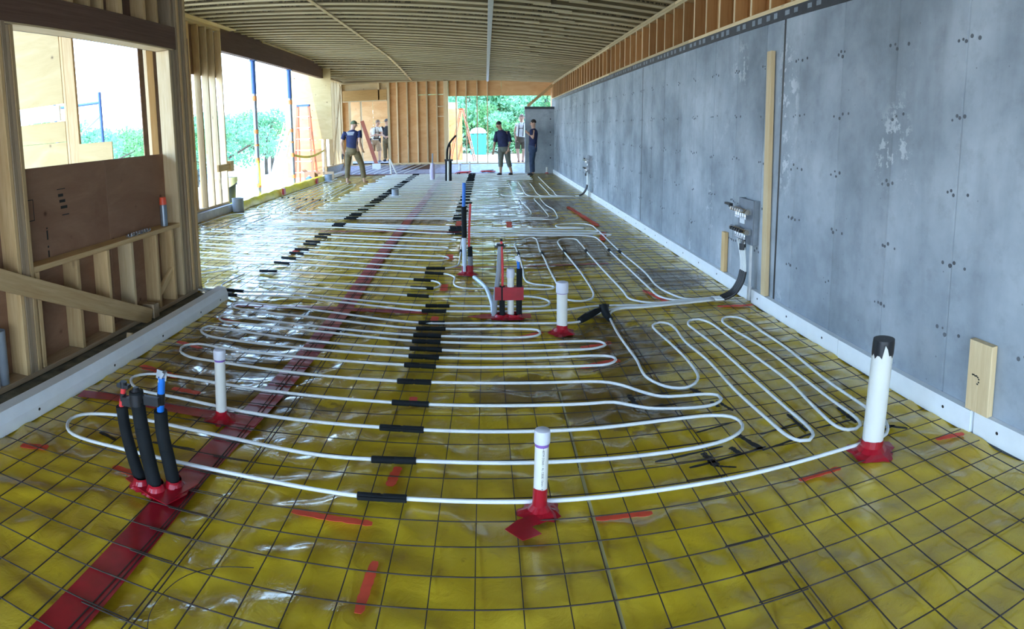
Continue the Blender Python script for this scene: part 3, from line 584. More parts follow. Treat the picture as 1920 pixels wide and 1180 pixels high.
# concrete return at the far right
wc = struct('wall_concrete_return', 'short grey concrete return wall with a black membrane cap')
MB().box(1.385, 2.41, 21.8, 22.0, -.1, 2.215).build('concrete_panel', M['concrete'], wc)
MB().box(1.375, 2.46, 21.79, 22.02, 2.215, 2.30).build('membrane_cap', M['membrane'], wc)
mb = MB()
for z in (1.87, 1.42, .97, .52): mb.tube([(2.27, 21.797, z), (2.27, 21.803, z)], .022, 8)
mb.build('tie_mark', M['ink'], wc)
TR = {
 'front': [(2.025,2.573),(2.001,2.521),(1.941,2.45),(1.865,2.426),(1.749,2.425),(1.125,2.397),(0.633,2.397),(0.227,2.399),(-0.037,2.408),(-0.325,2.417),(-0.528,2.414),(-1.102,2.456),(-1.712,2.467),(-2.017,2.471),(-2.111,2.499),(-2.17,2.555),(-2.202,2.63),(-2.176,2.707),(-2.082,2.76),(-1.922,2.795),(-1.383,2.776),(-0.794,2.711),(-0.536,2.712),(-0.311,2.718),(0.206,2.7),(0.707,2.689),(1.059,2.702),(1.193,2.738),(1.281,2.804),(1.303,2.885),(1.276,2.953),(1.184,2.996),(0.992,3.01),(0.502,2.993),(-0.042,3.007),(-0.314,3.019),(-0.509,3.028),(-1.19,3.055),(-1.792,3.127),(-2.046,3.143),(-2.15,3.202),(-2.212,3.293),(-2.192,3.361),(-2.09,3.419),(-1.912,3.422),(-1.306,3.374),(-0.556,3.331),(-0.342,3.318),(0.252,3.295),(0.549,3.283),(0.701,3.28),(0.781,3.23),(0.873,3.17),(1.001,3.134),(1.164,3.111),(1.248,3.122),(1.312,3.176),(1.31,3.23),(1.237,3.267),(1.11,3.279),(0.987,3.301),(0.897,3.381),(0.796,3.503),(0.694,3.568),(0.275,3.602),(-0.306,3.624),(-0.503,3.631),(-1.05,3.661),(-1.749,3.74),(-2.034,3.777),(-2.155,3.868),(-2.18,3.983),(-2.095,4.046),(-1.868,4.009),(-1.126,3.943),(-0.501,3.893),(-0.29,3.873),(0.295,3.857),(0.639,3.837),(0.782,3.844),(0.849,3.91),(0.833,3.972),(0.722,4.009),(0.306,4.007),(-0.301,4.035),(-0.521,4.057),(-1.173,4.116),(-1.906,4.196),(-2.119,4.248),(-2.219,4.347),(-2.217,4.463),(-2.006,4.428),(-1.217,4.281),(-0.5,4.203),(-0.051,4.156),(0.465,4.145),(0.727,4.144),(0.834,4.205),(0.809,4.277),(0.658,4.31),(0.176,4.309),(-0.322,4.341),(-0.517,4.359),(-1.279,4.509),(-1.987,4.607),(-2.157,4.629),(-2.222,4.709),(-2.205,4.794),(-2.043,4.765),(-1.31,4.626),(-0.52,4.489),(-0.054,4.457),(0.24,4.431),(0.361,4.458),(0.397,4.516),(0.38,4.593),(0.272,4.627),(-0.301,4.645),(-0.55,4.652),(-1.37,4.847),(-2.039,4.979),(-2.193,5.018),(-2.269,5.111),(-2.251,5.207),(-2.074,5.203),(-1.427,5.059),(-0.553,4.8),(-0.056,4.788),(0.364,4.759),(0.681,4.748),(0.758,4.78),(0.856,4.897),(0.965,5.003),(1.122,5.09),(1.362,5.106),(1.831,5.156),(2.031,5.181)],
 'right': [(2.025,2.573),(2.03,2.786),(2.03,3.201),(2.07,3.866),(2.059,4.203),(2.056,4.504),(2.012,4.624),(1.927,4.648),(1.863,4.559),(1.861,4.373),(1.913,3.896),(1.914,3.412),(1.904,2.992),(1.901,2.661),(1.875,2.596),(1.83,2.571),(1.786,2.58),(1.754,2.635),(1.762,2.874),(1.8,3.269),(1.787,3.714),(1.767,4.252),(1.747,4.546),(1.692,4.648),(1.615,4.637),(1.567,4.548),(1.573,4.409),(1.604,3.946),(1.609,3.41),(1.611,2.974),(1.611,2.681),(1.591,2.607),(1.548,2.571),(1.501,2.585),(1.47,2.641),(1.449,2.914),(1.435,3.254),(1.445,3.787),(1.416,4.158),(1.435,4.482),(1.418,4.596),(1.355,4.638),(1.286,4.582),(1.275,4.477),(1.299,4.174),(1.315,3.852),(1.307,3.62),(1.289,3.517),(1.237,3.428),(1.16,3.382),(1.083,3.402),(1.02,3.473),(0.975,3.592),(0.972,3.716),(0.984,3.865),(0.98,4.082),(0.974,4.406),(0.985,4.72),(0.999,4.876),(1.048,5.006),(1.141,5.071),(1.356,5.082),(1.825,5.139),(2.024,5.164)],
 'second': [(2.037,5.198),(1.845,5.198),(1.373,5.147),(0.943,5.183),(0.691,5.11),(0.389,5.092),(-0.338,5.112),(-0.552,5.125),(-1.299,5.345),(-1.891,5.479),(-2.375,5.439),(-2.509,5.434)],
 'third': [(2.044,5.216),(1.851,5.215),(1.451,5.201),(1.342,5.274),(1.283,5.356),(1.282,5.641),(1.265,6.403),(1.249,7.379),(1.251,8.172),(1.216,8.484),(1.053,8.501),(0.973,8.321),(0.957,8.009),(0.966,7.577),(0.992,6.779),(1.003,6.243),(0.983,5.549),(0.934,5.408),(0.838,5.35),(0.729,5.398),(0.682,5.566),(0.691,5.985),(0.682,6.624),(0.682,7.248),(0.671,7.708),(0.688,8.226),(0.685,8.555),(0.64,8.645),(0.559,8.565),(0.475,8.404),(0.388,8.25),(0.372,8.058),(0.383,7.731),(0.396,7.119),(0.394,6.571),(0.386,6.256),(0.412,6.075),(0.489,5.983),(0.62,5.918),(0.651,5.863),(0.63,5.814),(0.545,5.792),(0.395,5.825),(0.048,5.866),(-0.086,5.851),(-0.23,5.885),(-0.307,5.969),(-0.328,6.087),(-0.335,6.336),(-0.378,6.42),(-0.439,6.481),(-0.526,6.507)],
 'fourth': [(2.057,5.25),(1.803,5.254),(1.686,5.508),(1.653,5.783),(1.684,6.339),(1.664,7.67),(1.677,9.2),(1.644,9.736),(1.49,9.865),(1.183,9.837),(1.099,9.705),(1.114,9.542),(1.309,9.496),(1.512,9.397)],
 'fifth': [(2.05,5.233),(1.848,5.206),(1.661,5.257),(1.57,5.396),(1.559,5.695),(1.554,6.437),(1.542,7.615),(1.552,8.3),(1.512,8.626),(1.359,8.732),(0.674,8.797),(0.063,8.841),(-0.274,8.837),(-0.329,8.663),(-0.334,8.412),(-0.319,7.466),(-0.314,7.038),(-0.331,6.87),(-0.468,6.751),(-0.574,6.752)],
 'midA': [(-0.333,5.586),(0.035,5.577),(0.376,5.548),(0.514,5.455),(0.554,5.329),(0.497,5.226),(0.33,5.223),(0.032,5.248),(-0.315,5.272),(-0.53,5.279),(-1.279,5.455),(-1.936,5.613),(-2.341,5.591),(-2.533,5.621),(-2.63,5.693),(-2.683,5.798),(-2.683,5.966),(-2.656,6.198),(-2.646,6.332)],
 'midA2': [(-0.333,5.586),(-0.549,5.585),(-1.099,5.697),(-2.038,5.922),(-2.279,5.958),(-2.351,6.007),(-2.325,6.083),(-2.051,6.083),(-1.013,5.958),(-0.555,5.877),(-0.481,5.918),(-0.457,6.023),(-0.503,6.132),(-0.611,6.199),(-1.069,6.304),(-1.544,6.4),(-2.365,6.504),(-2.584,6.504),(-3.19,6.681)],
 'F1': [(1.988,13.897),(1.712,13.815),(1.331,13.761),(1.199,13.637),(1.186,13.392),(1.205,12.28),(1.271,11.666),(1.252,10.938),(1.226,10.573),(1.188,10.435),(1.116,10.363),(0.865,10.404),(-0.234,10.527)],
 'F2': [(1.988,13.897),(1.622,13.857),(1.238,13.768),(1.08,13.647),(1.051,13.403),(1.076,12.332),(1.095,11.322),(1.091,10.792),(1.065,10.638),(0.98,10.574),(0.738,10.604),(-0.238,10.688)],
 'F3': [(1.988,13.897),(1.347,13.932),(0.893,13.901),(0.773,13.757),(0.74,13.43),(0.775,12.454),(0.817,11.729),(0.82,11.197),(0.793,11.01),(0.715,10.909),(0.464,10.908),(-0.243,10.96)],
 'G1': [(1.988,13.897),(0.416,14.225),(0.347,14.507)],
 'G2': [(1.988,13.897),(0.789,14.05),(0.654,14.204),(0.631,14.67),(0.65,15.693),(0.644,16.62),(0.644,17.525)],
 'G3': [(1.988,13.897),(1.035,14.046),(0.946,14.269),(0.921,14.644),(0.924,15.346),(0.933,16.592),(0.921,17.634)],
 'G4': [(1.988,13.897),(1.28,14.025),(1.223,14.245),(1.204,14.716),(1.23,16.09),(1.231,17.333)],
 'G5': [(1.988,13.897),(1.544,14.003),(1.472,14.224),(1.481,14.693),(1.488,16.068),(1.491,17.364)],
 'G6': [(1.988,13.897),(1.658,13.994),(1.616,14.304),(1.641,14.976),(1.641,16.29),(1.651,17.569),(1.668,19.731)],
}

# ================================================================== WIRE MESH (long strips of welded 6 in. mesh)
def wire_strip(name, label, xs, y0, y1, x0, x1, off, m='wire'):
    mb = MB(); ys = np.arange(math.ceil((y0 - 1.8355) / S), math.floor((y1 - 1.8355) / S) + 1) * S + 1.8355 + off
    for x in xs:
        n = max(3, int((y1 - y0) / .45)); ph = rng.uniform(0, 6)
        mb.tube([(x + .004 * math.sin(i * .9 + ph), y0 + (y1 - y0) * i / n, .0045 + .0015 * math.sin(i * 2.1 + ph)) for i in range(n + 1)], .0026, 4)
    for y in ys:
        n = max(3, int((x1 - x0) / .3)); ph = rng.uniform(0, 6)
        mb.tube([(x0 + (x1 - x0) * i / n, y + .004 * math.sin(i * 1.1 + ph), .0092 + .0012 * math.sin(i * 1.7 + ph)) for i in range(n + 1)], .0024, 4)
    return tag(mb.build(name, M[m]), label, 'wire mesh')
gx = lambda a, b, o=0: [(i - .31) * S + o for i in range(a, b + 1)]
wire_strip('wire_mesh', 'rusty wire mesh strip down the middle of the yellow floor', gx(-8, 7), .7, 22.2, -1.30, 1.04, 0)
wire_strip('wire_mesh', 'rusty wire mesh strip beside the near left foam edge', gx(-15, -7, .022), .7, 22.2, -2.40, -1.12, .005)
wire_strip('wire_mesh', 'rusty wire mesh strip along the concrete wall', gx(7, 15, .03), .7, 21.6, .86, 2.33, .006)
wire_strip('wire_mesh', 'wire mesh strip lying under the glare in the left bay', gx(-25, -16, 0), 5.8, 22.2, -3.92, -2.3, .03)
wire_strip('wire_mesh', 'wire mesh strip along the yellow wrapped curb', gx(-33, -25, .03), 5.8, 22.2, -5.12, -3.75, .05)

# ================================================================== HEATING TUBES
ZT0 = .0215
sleeve_me = {}
def sleeve_mesh(L):
    L = round(L, 2)
    if L not in sleeve_me:
        mb = MB(); r = .0165
        for a, b in ((-L / 2, -.006), (.006, L / 2)): mb.tube([(a, 0, 0), (a + .002, 0, 0), (b - .002, 0, 0), (b, 0, 0)], [r * .93, r, r, r * .93], 10)
        mb.tube([(-.01, 0, 0), (.01, 0, 0)], r * .9, 8); mb.box(-L / 2 + .004, L / 2 - .004, .010, .020, -.006, .008)
        sleeve_me[L] = mb.mesh('sleeve', M['black'], 'auto')
    return sleeve_me[L]
def tube_thing(label, pts, joints=(-.45,), L=.21, r=.0092, group='white heating tubes', small=()):
    pts = [(p[0], p[1], p[2] if len(p) > 2 else ZT0) for p in pts]
    o = MB().tube(cr(pts, .06, 1, 9), r, 8).build('heating_tube', M['pex'], smooth=True)
    tag(o, label, 'tube', group if group else None)
    if not group and 'group' in o: del o['group']
    for i in range(len(pts) - 1):
        a, b = Vector(pts[i]), Vector(pts[i + 1])
        for xj in joints:
            if (a.x - xj) * (b.x - xj) < 0 and abs(b.y - a.y) < .35 * abs(b.x - a.x):
                t = (xj - a.x) / (b.x - a.x); p = a.lerp(b, t); p.x += rng.uniform(-.012, .012)
                ob('pipe_sleeve', sleeve_mesh(L + (rng.random() < .4) * .02), None, o, p, (0, 0, math.atan2(b.y - a.y, b.x - a.x)))
    for x, y in small:
        j = min(range(len(pts) - 1), key=lambda i: ((Vector(pts[i]) + Vector(pts[i + 1])) / 2 - Vector((x, y, ZT0))).length); d = Vector(pts[j + 1]) - Vector(pts[j])
        ob('pipe_sleeve', sleeve_mesh(.13), None, o, (x, y, ZT0), (0, 0, math.atan2(d.y, d.x)))
    return o
J1, J2 = -.44, -2.42
SL_KEEP = []
front = tube_thing('white tube in wide hairpin rows crossing the foreground, nearest the camera', TR['front'], (J1,), group=None)
tube_thing('white tube in long narrow loops parallel to the concrete wall', TR['right'], (), group=None)
tube_thing('white tube running from wall elbow leftwards just behind the red capped pipe', TR['second'] + [(-3.2, 5.75), (-4.2, 6.1)], (J1, -2.46), group=None)
tube_thing('white tube making a narrow loop by the red taped pipe cluster', TR['third'] + [(-1.4, 6.72), (-2.42, 6.95), (-4.3, 7.25)], (J1 - .12, J2), group=None, small=[(.39, 7.5), (.685, 7.5), (1.25, 7.6), (.97, 7.6)])
tube_thing('white tube with a flat hairpin beside the concrete wall, furthest right', TR['fourth'] + [(0, 9.56), (-1.2, 9.84), (-2.42, 10.1), (-3.0, 10.25), (-3.2, 10.4), (-3.05, 10.55), (-2.8, 10.55)], (-.46, J2), group=None, small=[(1.66, 7.5)])
tube_thing('white tube bending round the tall blue tipped pipe', TR['fifth'] + [(-1.4, 6.98), (-2.42, 7.23), (-4.4, 7.6)], (J1 - .13, J2), group=None, small=[(1.545, 7.6), (-.325, 7.7)])
tube_thing('white tube ending in a U behind the taped pipe cluster', TR['midA'], (J1, -2.46), group=None)
tube_thing('white tube hairpin left of the taped pipe cluster', TR['midA2'][:-1] + [(-3.2, 6.62), (-4.3, 6.9)], (J1 - .2, J2), group=None)
def u_row(ya, yb, xl, xr, left=None, dy=.4, n=6, curl=True):
    """two runs joined by a U at the right; rows drift by dy towards the left"""
    f = lambda y, x: y + dy * (xr - x) / 2.0 * .95
    r = (yb - ya) / 2; out = [(xl, f(ya, xl)), ((xl + xr) / 2, f(ya, (xl + xr) / 2)), (xr - r, ya)]
    out += [(xr - r + r * 1.1 * math.cos(t), (ya + yb) / 2 + r * math.sin(t)) for t in np.linspace(-PI / 2 + .4, PI / 2 - .4, 4)]
    return out + [(xr - r, yb), ((xl + xr) / 2, f(yb, (xl + xr) / 2)), (xl, f(yb, xl))]
tube_thing('white hairpin tube with black sleeves, second row left of the tall pipe', u_row(7.16, 7.41, -4.5, -.46, dy=.42), (J2,), group='hairpins in the middle of the floor')
tube_thing('white hairpin tube with a black taped end left of the tall pipe', u_row(7.81, 8.0, -4.5, -.5, dy=.42), (J2,), group=None)
tube_thing('white hairpin tube with black sleeves, fourth row left of the tall pipe', u_row(8.37, 8.59, -4.5, -.42, dy=.44), (J2,), group=None)
tube_thing('pair of white runs bundled between the large black sleeves, ending right of the tall pipe', [(-4.3, 10.25), (-2.42, 9.99), (0, 9.40), (1.3, 9.16), (1.60, 9.13), (1.69, 9.06), (1.60, 8.98), (1.3, 8.98), (0, 9.22), (-2.42, 9.85), (-4.3, 10.05)], (-.46, J2), group=None)
tube_thing('single white run passing under the tall blue tipped pipe', [(-4.3, 9.75), (-2.42, 9.68), (-.8, 9.1), (-.3, 9.02), (.8, 8.92), (1.5, 8.86), (1.72, 8.82), (1.80, 8.74), (1.72, 8.66)], (-.46, J2), group=None)
JF = -.46; JL = -2.39
for k, (nm, lab) in enumerate((('F1', 'white tube swinging from far manifold into first far row'), ('F2', 'white tube swinging from far manifold into second far row'), ('F3', 'white tube swinging from far manifold into third far row'))):
    p = TR[nm]; y = p[-1][1]
    tube_thing(lab, p + [(-1.4, y + .08), (-2.39, y + .15), (-3.6, y + .25)], (JF, JL), group=None)
def zig(rows, xl, xr, xr2=None):
    out = []
    for i, y in enumerate(rows):
        a, b = (xl, xr) if i % 2 == 0 else (xr, xl)
        r = .1524; sgn = 1 if b > a else -1
        seg = [(a + sgn * r, y), ((a + b) / 2, y + rng.uniform(-.015, .015)), (b - sgn * r, y)]
        out += seg
        if i < len(rows) - 1:
            yn = rows[i + 1]; c = (y + yn) / 2; rr = (yn - y) / 2
            out += [(b - sgn * r + sgn * rr * math.cos(t), c + rr * math.sin(t)) for t in (-.9, -.3, .3, .9)]
    return out
R = lambda a, n: [a + .3048 * i for i in range(n)]
tube_thing('white serpentine tube in the far middle floor, nearest block of rows', zig(R(11.30, 8), -3.42, .66), (JF, JL), group=None)
tube_thing('white serpentine tube level with the grey floor stub', zig(R(13.74, 8), -3.42, .30), (JF, JL), group=None)
tube_thing('white serpentine tube beyond the grey floor stub', zig(R(16.18, 8), -3.42, .62), (JF, JL), group=None)
tube_thing('white serpentine tube in front of the walking men', zig(R(18.62, 10), -3.40, 1.42), (JF, JL), group=None)
for k, nm in enumerate(('G1', 'G2', 'G3', 'G4', 'G5', 'G6')):
    p = [(x, y) for x, y in TR[nm]]; d = .018 * k
    p = [(1.988, 13.86 + d)] + [(x, y + (d if i < 2 else 0)) for i, (x, y) in enumerate(p[1:])]
    tube_thing(('first', 'second', 'third', 'fourth', 'fifth', 'sixth')[k] + ' white tube from the left rising from far manifold into far rows', p, (), group=None)
LX = [(-4.867, 14.284), (-4.70, 14.24), (-4.515, 14.105), (-4.317, 13.95), (-4.132, 13.86), (-3.95, 13.77), (-3.752, 13.66), (-3.594, 13.6)]
YF = [19.8, 19.2, 18.85, 18.55, 18.26, 17.9, 17.5, 17.1]; YN = [12.35, 12.25, 12.05, 11.9, 11.82, 11.76, 11.74, 11.73]
for q in range(4):
    (xa, yA), (xb, yB) = LX[2 * q], LX[2 * q + 1]; i, j = 2 * q, 2 * q + 1
    tube_thing(('leftmost', 'second', 'third', 'rightmost')[q] + ' pair of lengthwise white tubes right of the yellow curb',
               [(xa + .35, YN[i] - .25), (xa + .12, YN[i] - .05), (xa + .03, YN[i] + .3), (xa, yA), (xa - .05, (yA + YF[i]) / 2), (xa - .1, YF[i]), (xa, YF[i] + .15), (xb - .12, YF[j] + .15), (xb - .08, YF[j]), (xb - .04, (yB + YF[j]) / 2), (xb, yB), (xb + .03, YN[j] + .3), (xb + .12, YN[j] - .03), (xb + .35, YN[j] - .2)], (), group=None,
               small=[(xa, yA), (xb, yB)])
for q, (xa, xb) in enumerate(((-4.93, -4.60), (-4.40, -4.08))):
    tube_thing(('outer', 'inner')[q] + ' lengthwise white tube loop in the left bay', [(xa - .02, 6.2), (xa, 8.5), (xa, 11.2), (xa + .1, 11.42), (xb - .1, 11.42), (xb, 11.2), (xb - .05, 8.5), (xb - .05, 6.2)], (), group=None, small=[(xb - .05, 7.9)])
tube_thing('short white tube loop just beyond the framed wall corner', [(-4.0, 5.95), (-3.4, 6.25), (-3.05, 6.62), (-2.95, 6.7), (-2.85, 6.62), (-3.2, 6.2), (-3.6, 5.9)], (), group=None)

# ================================================================== FLOOR PIPES
def collar(parent, c, R, n=9, up=.0, z0=.003, seed=1, r0=None, lean=(0, 0)):
    rg = np.random.default_rng(seed); k = 26; r0 = r0 or R * .5
    # skirt of crumpled tape lying on the sheet, rising to a band on the pipe
    prof = [(1.0, z0), (.82, z0 + .006), (.62, z0 + .012), (.45, z0 + .03)]
    spk = 1 + .16 * np.sign(np.sin(np.arange(k) * 2 * PI * 5 / k + seed)) + rg.uniform(-.12, .12, k)
    v = []; f = []
    for i, (q, z) in enumerate(prof):
        for j in range(k):
            a = 2 * PI * j / k; r = r0 * 1.06 + (R - r0) * max(0, (q - .45) / .55) * (spk[j] if i == 0 else 1 + (spk[j] - 1) * .5)
            v.append((c[0] + r * math.cos(a), c[1] + r * math.sin(a), z + (rg.uniform(0, .005) if i else 0)))
    m = len(prof)
    for j in range(k):
        a = 2 * PI * j / k; zt = z0 + up + .03 + (.004 if (j // 5) % 2 else 0); v.append((c[0] + lean[0] * zt + r0 * 1.05 * math.cos(a), c[1] + lean[1] * zt + r0 * 1.05 * math.sin(a), zt))
    for i in range(m):
        for j in range(k): f.append((i * k + j, i * k + (j + 1) % k, (i + 1) * k + (j + 1) % k, (i + 1) * k + j))
    return MB().add(v, f).build('tape_collar', M['tape'], parent)
def pvc_pipe(label, x, y, hgt, r, lean=(0, 0), capm='cap', caph=.055, band=None, R=None, up=.05, mat='pvc', seed=3):
    t = thing('pvc_pipe', label, 'pipe', (x, y, 0)); lx, ly = lean
    top = (x + lx, y + ly, hgt)
    pt = lambda z: (x + lx * z / hgt, y + ly * z / hgt, z)
    MB().tube([pt(0), pt(hgt - .004)], r, 24).build('pipe', M[mat], t, smooth='auto')
    if caph:
        z0 = hgt - caph
        MB().tube([pt(z0), pt(z0 + .004), pt(hgt - .012), pt(hgt - .004), pt(hgt), pt(hgt + .001)], [r * 1.13, r * 1.16, r * 1.15, r * 1.06, r * .8, r * .1], 24).build('cap', M[capm], t, smooth='auto')
    if band: MB().tube([pt(hgt - caph - band), pt(hgt - caph + .004)], r * 1.02, 24).build('primer_ring', M['purple'], t, smooth='auto')
    collar(t, (x, y), R or r * 2.6, up=up, seed=seed, r0=r, lean=(lx / hgt, ly / hgt))
    return t
pvc_pipe('slim white pvc pipe with purple ring, red tape foot and rounded cap at left', -1.431, 2.985, .405, .030, (.012, 0), band=.012, up=.02, R=.085, seed=2)
tB = pvc_pipe('white pvc pipe with printed lettering and purple ring, nearest the camera', .205, 2.36, .355, .0285, (.012, .0), band=.014, R=.082, up=.075, seed=5)
flat('loose_tape', [(.06, 2.235), (.11, 2.29), (.19, 2.325), (.20, 2.27), (.165, 2.245), (.20, 2.20), (.125, 2.165)], .0145, M['tape'], tB)
# lettering down the pipe, wrapped on its surface
def wrapped_text(s, size, parent, place, m, name='lettering'):
    cu = bpy.data.curves.new('txt', 'FONT'); cu.body = s; cu.size = size; cu.align_x = 'LEFT'; cu.align_y = 'CENTER'
    tmp = bpy.data.objects.new('txt', cu); C.objects.link(tmp); dg = bpy.context.evaluated_depsgraph_get(); dg.update()
    me = bpy.data.meshes.new_from_object(tmp.evaluated_get(dg)); bpy.data.objects.remove(tmp); bpy.data.curves.remove(cu)
    for v in me.vertices: v.co = place(v.co.x, v.co.y)
    me.materials.clear(); return ob(name, me, m, parent)
def on_pipe(cx, cy, lx, hgt, r, ang, ztop):
    def f(u, v):
        z = ztop - u; a = ang + v / r * 1.0
        return Vector((cx + lx * z / hgt + (r + .0006) * math.cos(a), cy + (r + .0006) * math.sin(a), z))
    return f
wrapped_text('• 45TM D2665 / AL CEDE 15mm / 45TM D 20 •', .0118, tB, on_pipe(.205, 2.36, .012, .355, .0285, -PI / 2 + .12, .287), M['ink'])
tC = pvc_pipe('tall wide white pipe with black wrapped top beside the concrete wall', 1.79, 2.37, .572, .0535, (.035, 0), caph=0, R=.118, up=.035, seed=8)
pt = lambda z: (1.79 + .035 * z / .572, 2.37, z)
mb = MB(); k = 28; v = []; f = []
for z in (0, 1, 2, 3):
    for j in range(k):
        a = 2 * PI * j / k; low = .478 + .030 * abs(math.sin(j * 1.9)) + (.05 if j in (19, 20) else 0)
        zz = (low, .556, .574, .5745)[z]; rr = .0535 * (1.03, 1.03, 1.0, .02)[z]; c = pt(zz); v.append((c[0] + rr * math.cos(a), c[1] + rr * math.sin(a), zz))
for i in range(3):
    for j in range(k): f.append((i * k + j, i * k + (j + 1) % k, (i + 1) * k + (j + 1) % k, (i + 1) * k + j))
mb.add(v, f).build('black_wrap', M['blackp'], tC, smooth='auto', label='black tape wrapped over the pipe mouth')
pvc_pipe('white capped pvc pipe with ragged red tape foot, middle of the floor', .569, 4.575, .40, .041, (.0, 0), caph=.085, band=.006, R=.10, up=.03, seed=11)

# three insulated pipes at lower left
def insulated(name, label, pts, r, cat, tip, tipr, tipm, joint=.5):
    t = thing(name, label, cat, pts[0])
    P = cr(pts, .04, 2, 8); n = len(P); k = int(n * joint)
    MB().tube(P[:k + 1], r, 18).build('insulation', M['black'], t, smooth='auto'); MB().tube([P[k] + (P[k + 1] - P[k]) * .02] + P[k + 1:], r * .985, 18).build('insulation', M['black'], t, smooth='auto')
    if tip: MB().tube(cr([pts[-1]] + tip, .03), tipr, 14).build('tube_tip', M[tipm], t, smooth='auto')
    return t
tA = insulated('insulated_pipe', 'black insulated pipe with red tube tip, left of the front trio', [(-1.502, 2.255, .005), (-1.535, 2.25, .12), (-1.56, 2.24, .26), (-1.568, 2.235, .372)], .027, 'pipe', [(-1.556, 2.235, .43), (-1.548, 2.235, .468)], .0125, 'red')
MB().tube([(-1.558, 2.235, .40), (-1.554, 2.235, .435)], .0145, 12).build('black_tape', M['blackp'], tA); MB().box(-1.578, -1.518, 2.222, 2.248, .463, .478).build('end_clamp', M['blackp'], tA); MB().tube([(-1.549, 2.235, .46), (-1.547, 2.235, .49)], .016, 10).build('end_cap', M['blackp'], tA)
tM = insulated('insulated_pipe', 'thick black insulated pipe, middle of the front trio', [(-1.412, 2.232, .005), (-1.435, 2.23, .12), (-1.462, 2.225, .30), (-1.475, 2.222, .462)], .0325, 'pipe', [], 0, None, .62)
MB().tube([(-1.475, 2.222, .462), (-1.476, 2.222, .478)], [.022, .012], 12).build('end_cap', M['blackp'], tM); MB().box(-1.55, -1.50, 2.212, 2.232, .385, .425).build('tape_bridge', M['blackp'], tM); MB().box(-1.445, -1.365, 2.22, 2.24, .405, .445).build('tape_bridge', M['blackp'], tM)
MB().tube([(-1.473, 2.222, .40), (-1.475, 2.222, .452)], .0335, 18).build('tape_band', M['blackp'], tM, smooth='auto')
tR = insulated('insulated_pipe', 'black insulated pipe with blue tube tip, right of the front trio', [(-1.352, 2.29, .005), (-1.368, 2.285, .12), (-1.386, 2.275, .26), (-1.385, 2.27, .365)], .031, 'pipe', [(-1.375, 2.265, .43), (-1.362, 2.262, .525)], .0165, 'blue')
MB().tube([(-1.377, 2.266, .40), (-1.372, 2.264, .452)], .018, 14).build('black_tape', M['blackp'], tR)
MB().obox((-1.366, 2.262, .515), (-1.358, 2.262, .555), .05, .004, (0, 1, 0)).obox((-1.372, 2.262, .505), (-1.345, 2.262, .552), .012, .03, (0, 1, 0)).build('pinch_clip', M['steel'], tR, label='pale folded metal clip')
mb = MB(); rg = np.random.default_rng(4)
tq = thing('red_tape_patch', 'crumpled red tape around the feet of the front trio of pipes', 'tape', (-1.42, 2.26, 0))
for (c, R, s) in (((-1.50, 2.25), .055, 1), ((-1.412, 2.23), .06, 2), ((-1.352, 2.288), .062, 4)): collar(tq, c, R, up=.012, seed=s, r0=.034)
flat('tape_piece', [(-1.585, 2.245), (-1.55, 2.33), (-1.42, 2.29), (-1.28, 2.30), (-1.265, 2.245), (-1.31, 2.14), (-1.40, 2.165), (-1.46, 2.19)], .0145, M['tape'], tq, t=.004)
flat('tape_piece', [(-1.30, 2.20), (-1.25, 2.33), (-1.28, 2.36), (-1.33, 2.25)], .019, M['tape'], tq, t=.003)

# taped cluster in the middle of the floor
X0c, Y0c = .165, 5.0
tg = thing('taped_pipe_cluster', 'cluster of pipes bound with a red tape band, middle of the floor', 'pipes', (X0c, Y0c, 0))
t0 = lambda x, z: (x, Y0c, z)
MB().tube(cr([t0(.055, 0), t0(.075, .2), t0(.10, .40), t0(.113, .62)], .05), .0205, 14).build('grey_conduit', M['greypipe'], tg, smooth='auto'); MB().tube([t0(.113, .60), t0(.1135, .618)], [.03, .032], 14).box(.07, .155, Y0c - .01, Y0c + .01, .585, .60).build('conduit_collar', M['blackp'], tg)
MB().tube(cr([(.125, 4.985, 0), (.125, 4.985, .27)], .05), .023, 14).build('insulation', M['black'], tg, smooth='auto'); MB().tube(cr([(.128, 4.985, .26), (.13, 4.985, .4), (.122, 4.99, .64)], .05), .010, 10).build('red_tube', M['red'], tg, smooth='auto'); MB().tube([(.122, 4.99, .64), (.121, 4.99, .66)], .011, 8).build('tube_cap', M['blackp'], tg)
MB().tube([(.195, 4.99, 0), (.195, 4.99, .395)], .0275, 18).build('pvc_pipe', M['pvc'], tg, smooth='auto'); MB().tube([(.195, 4.99, .34), (.195, 4.99, .40), (.195, 4.99, .412), (.195, 4.99, .417)], [.033, .033, .028, .002], 18).build('pvc_cap', M['cap'], tg, smooth='auto')
MB().tube([(.263, 4.99, 0), (.265, 4.99, .20), (.268, 4.99, .412)], .0245, 16).build('insulation', M['black'], tg, smooth='auto'); MB().tube([(.262, 4.99, .41), (.258, 4.99, .475)], .0125, 12).build('blue_tube', M['blue'], tg, smooth='auto')
MB().obox((.258, 4.99, .465), (.245, 4.99, .515), .03, .006, (0, 1, 0)).obox((.262, 4.99, .47), (.266, 4.99, .51), .014, .03, (0, 1, 0)).build('pinch_clip', M['steel'], tg)
ring = [(.065, 4.965), (.30, 4.958), (.302, 5.025), (.07, 5.03)]
MB().slab(ring, .155, .262).build('tape_band', M['tape'], tg, label='wide red tape band')
mb = MB(); collar(tg, (.12, 4.985), .085, up=.0, seed=2, r0=.045); collar(tg, (.225, 4.985), .085, up=.0, seed=6, r0=.05)
flat('tape_piece', [(-.16, 4.98), (-.02, 5.05), (.36, 5.04), (.36, 4.93), (.1, 4.92), (-.05, 4.93)], .0135, M['tape'], tg, t=.003)
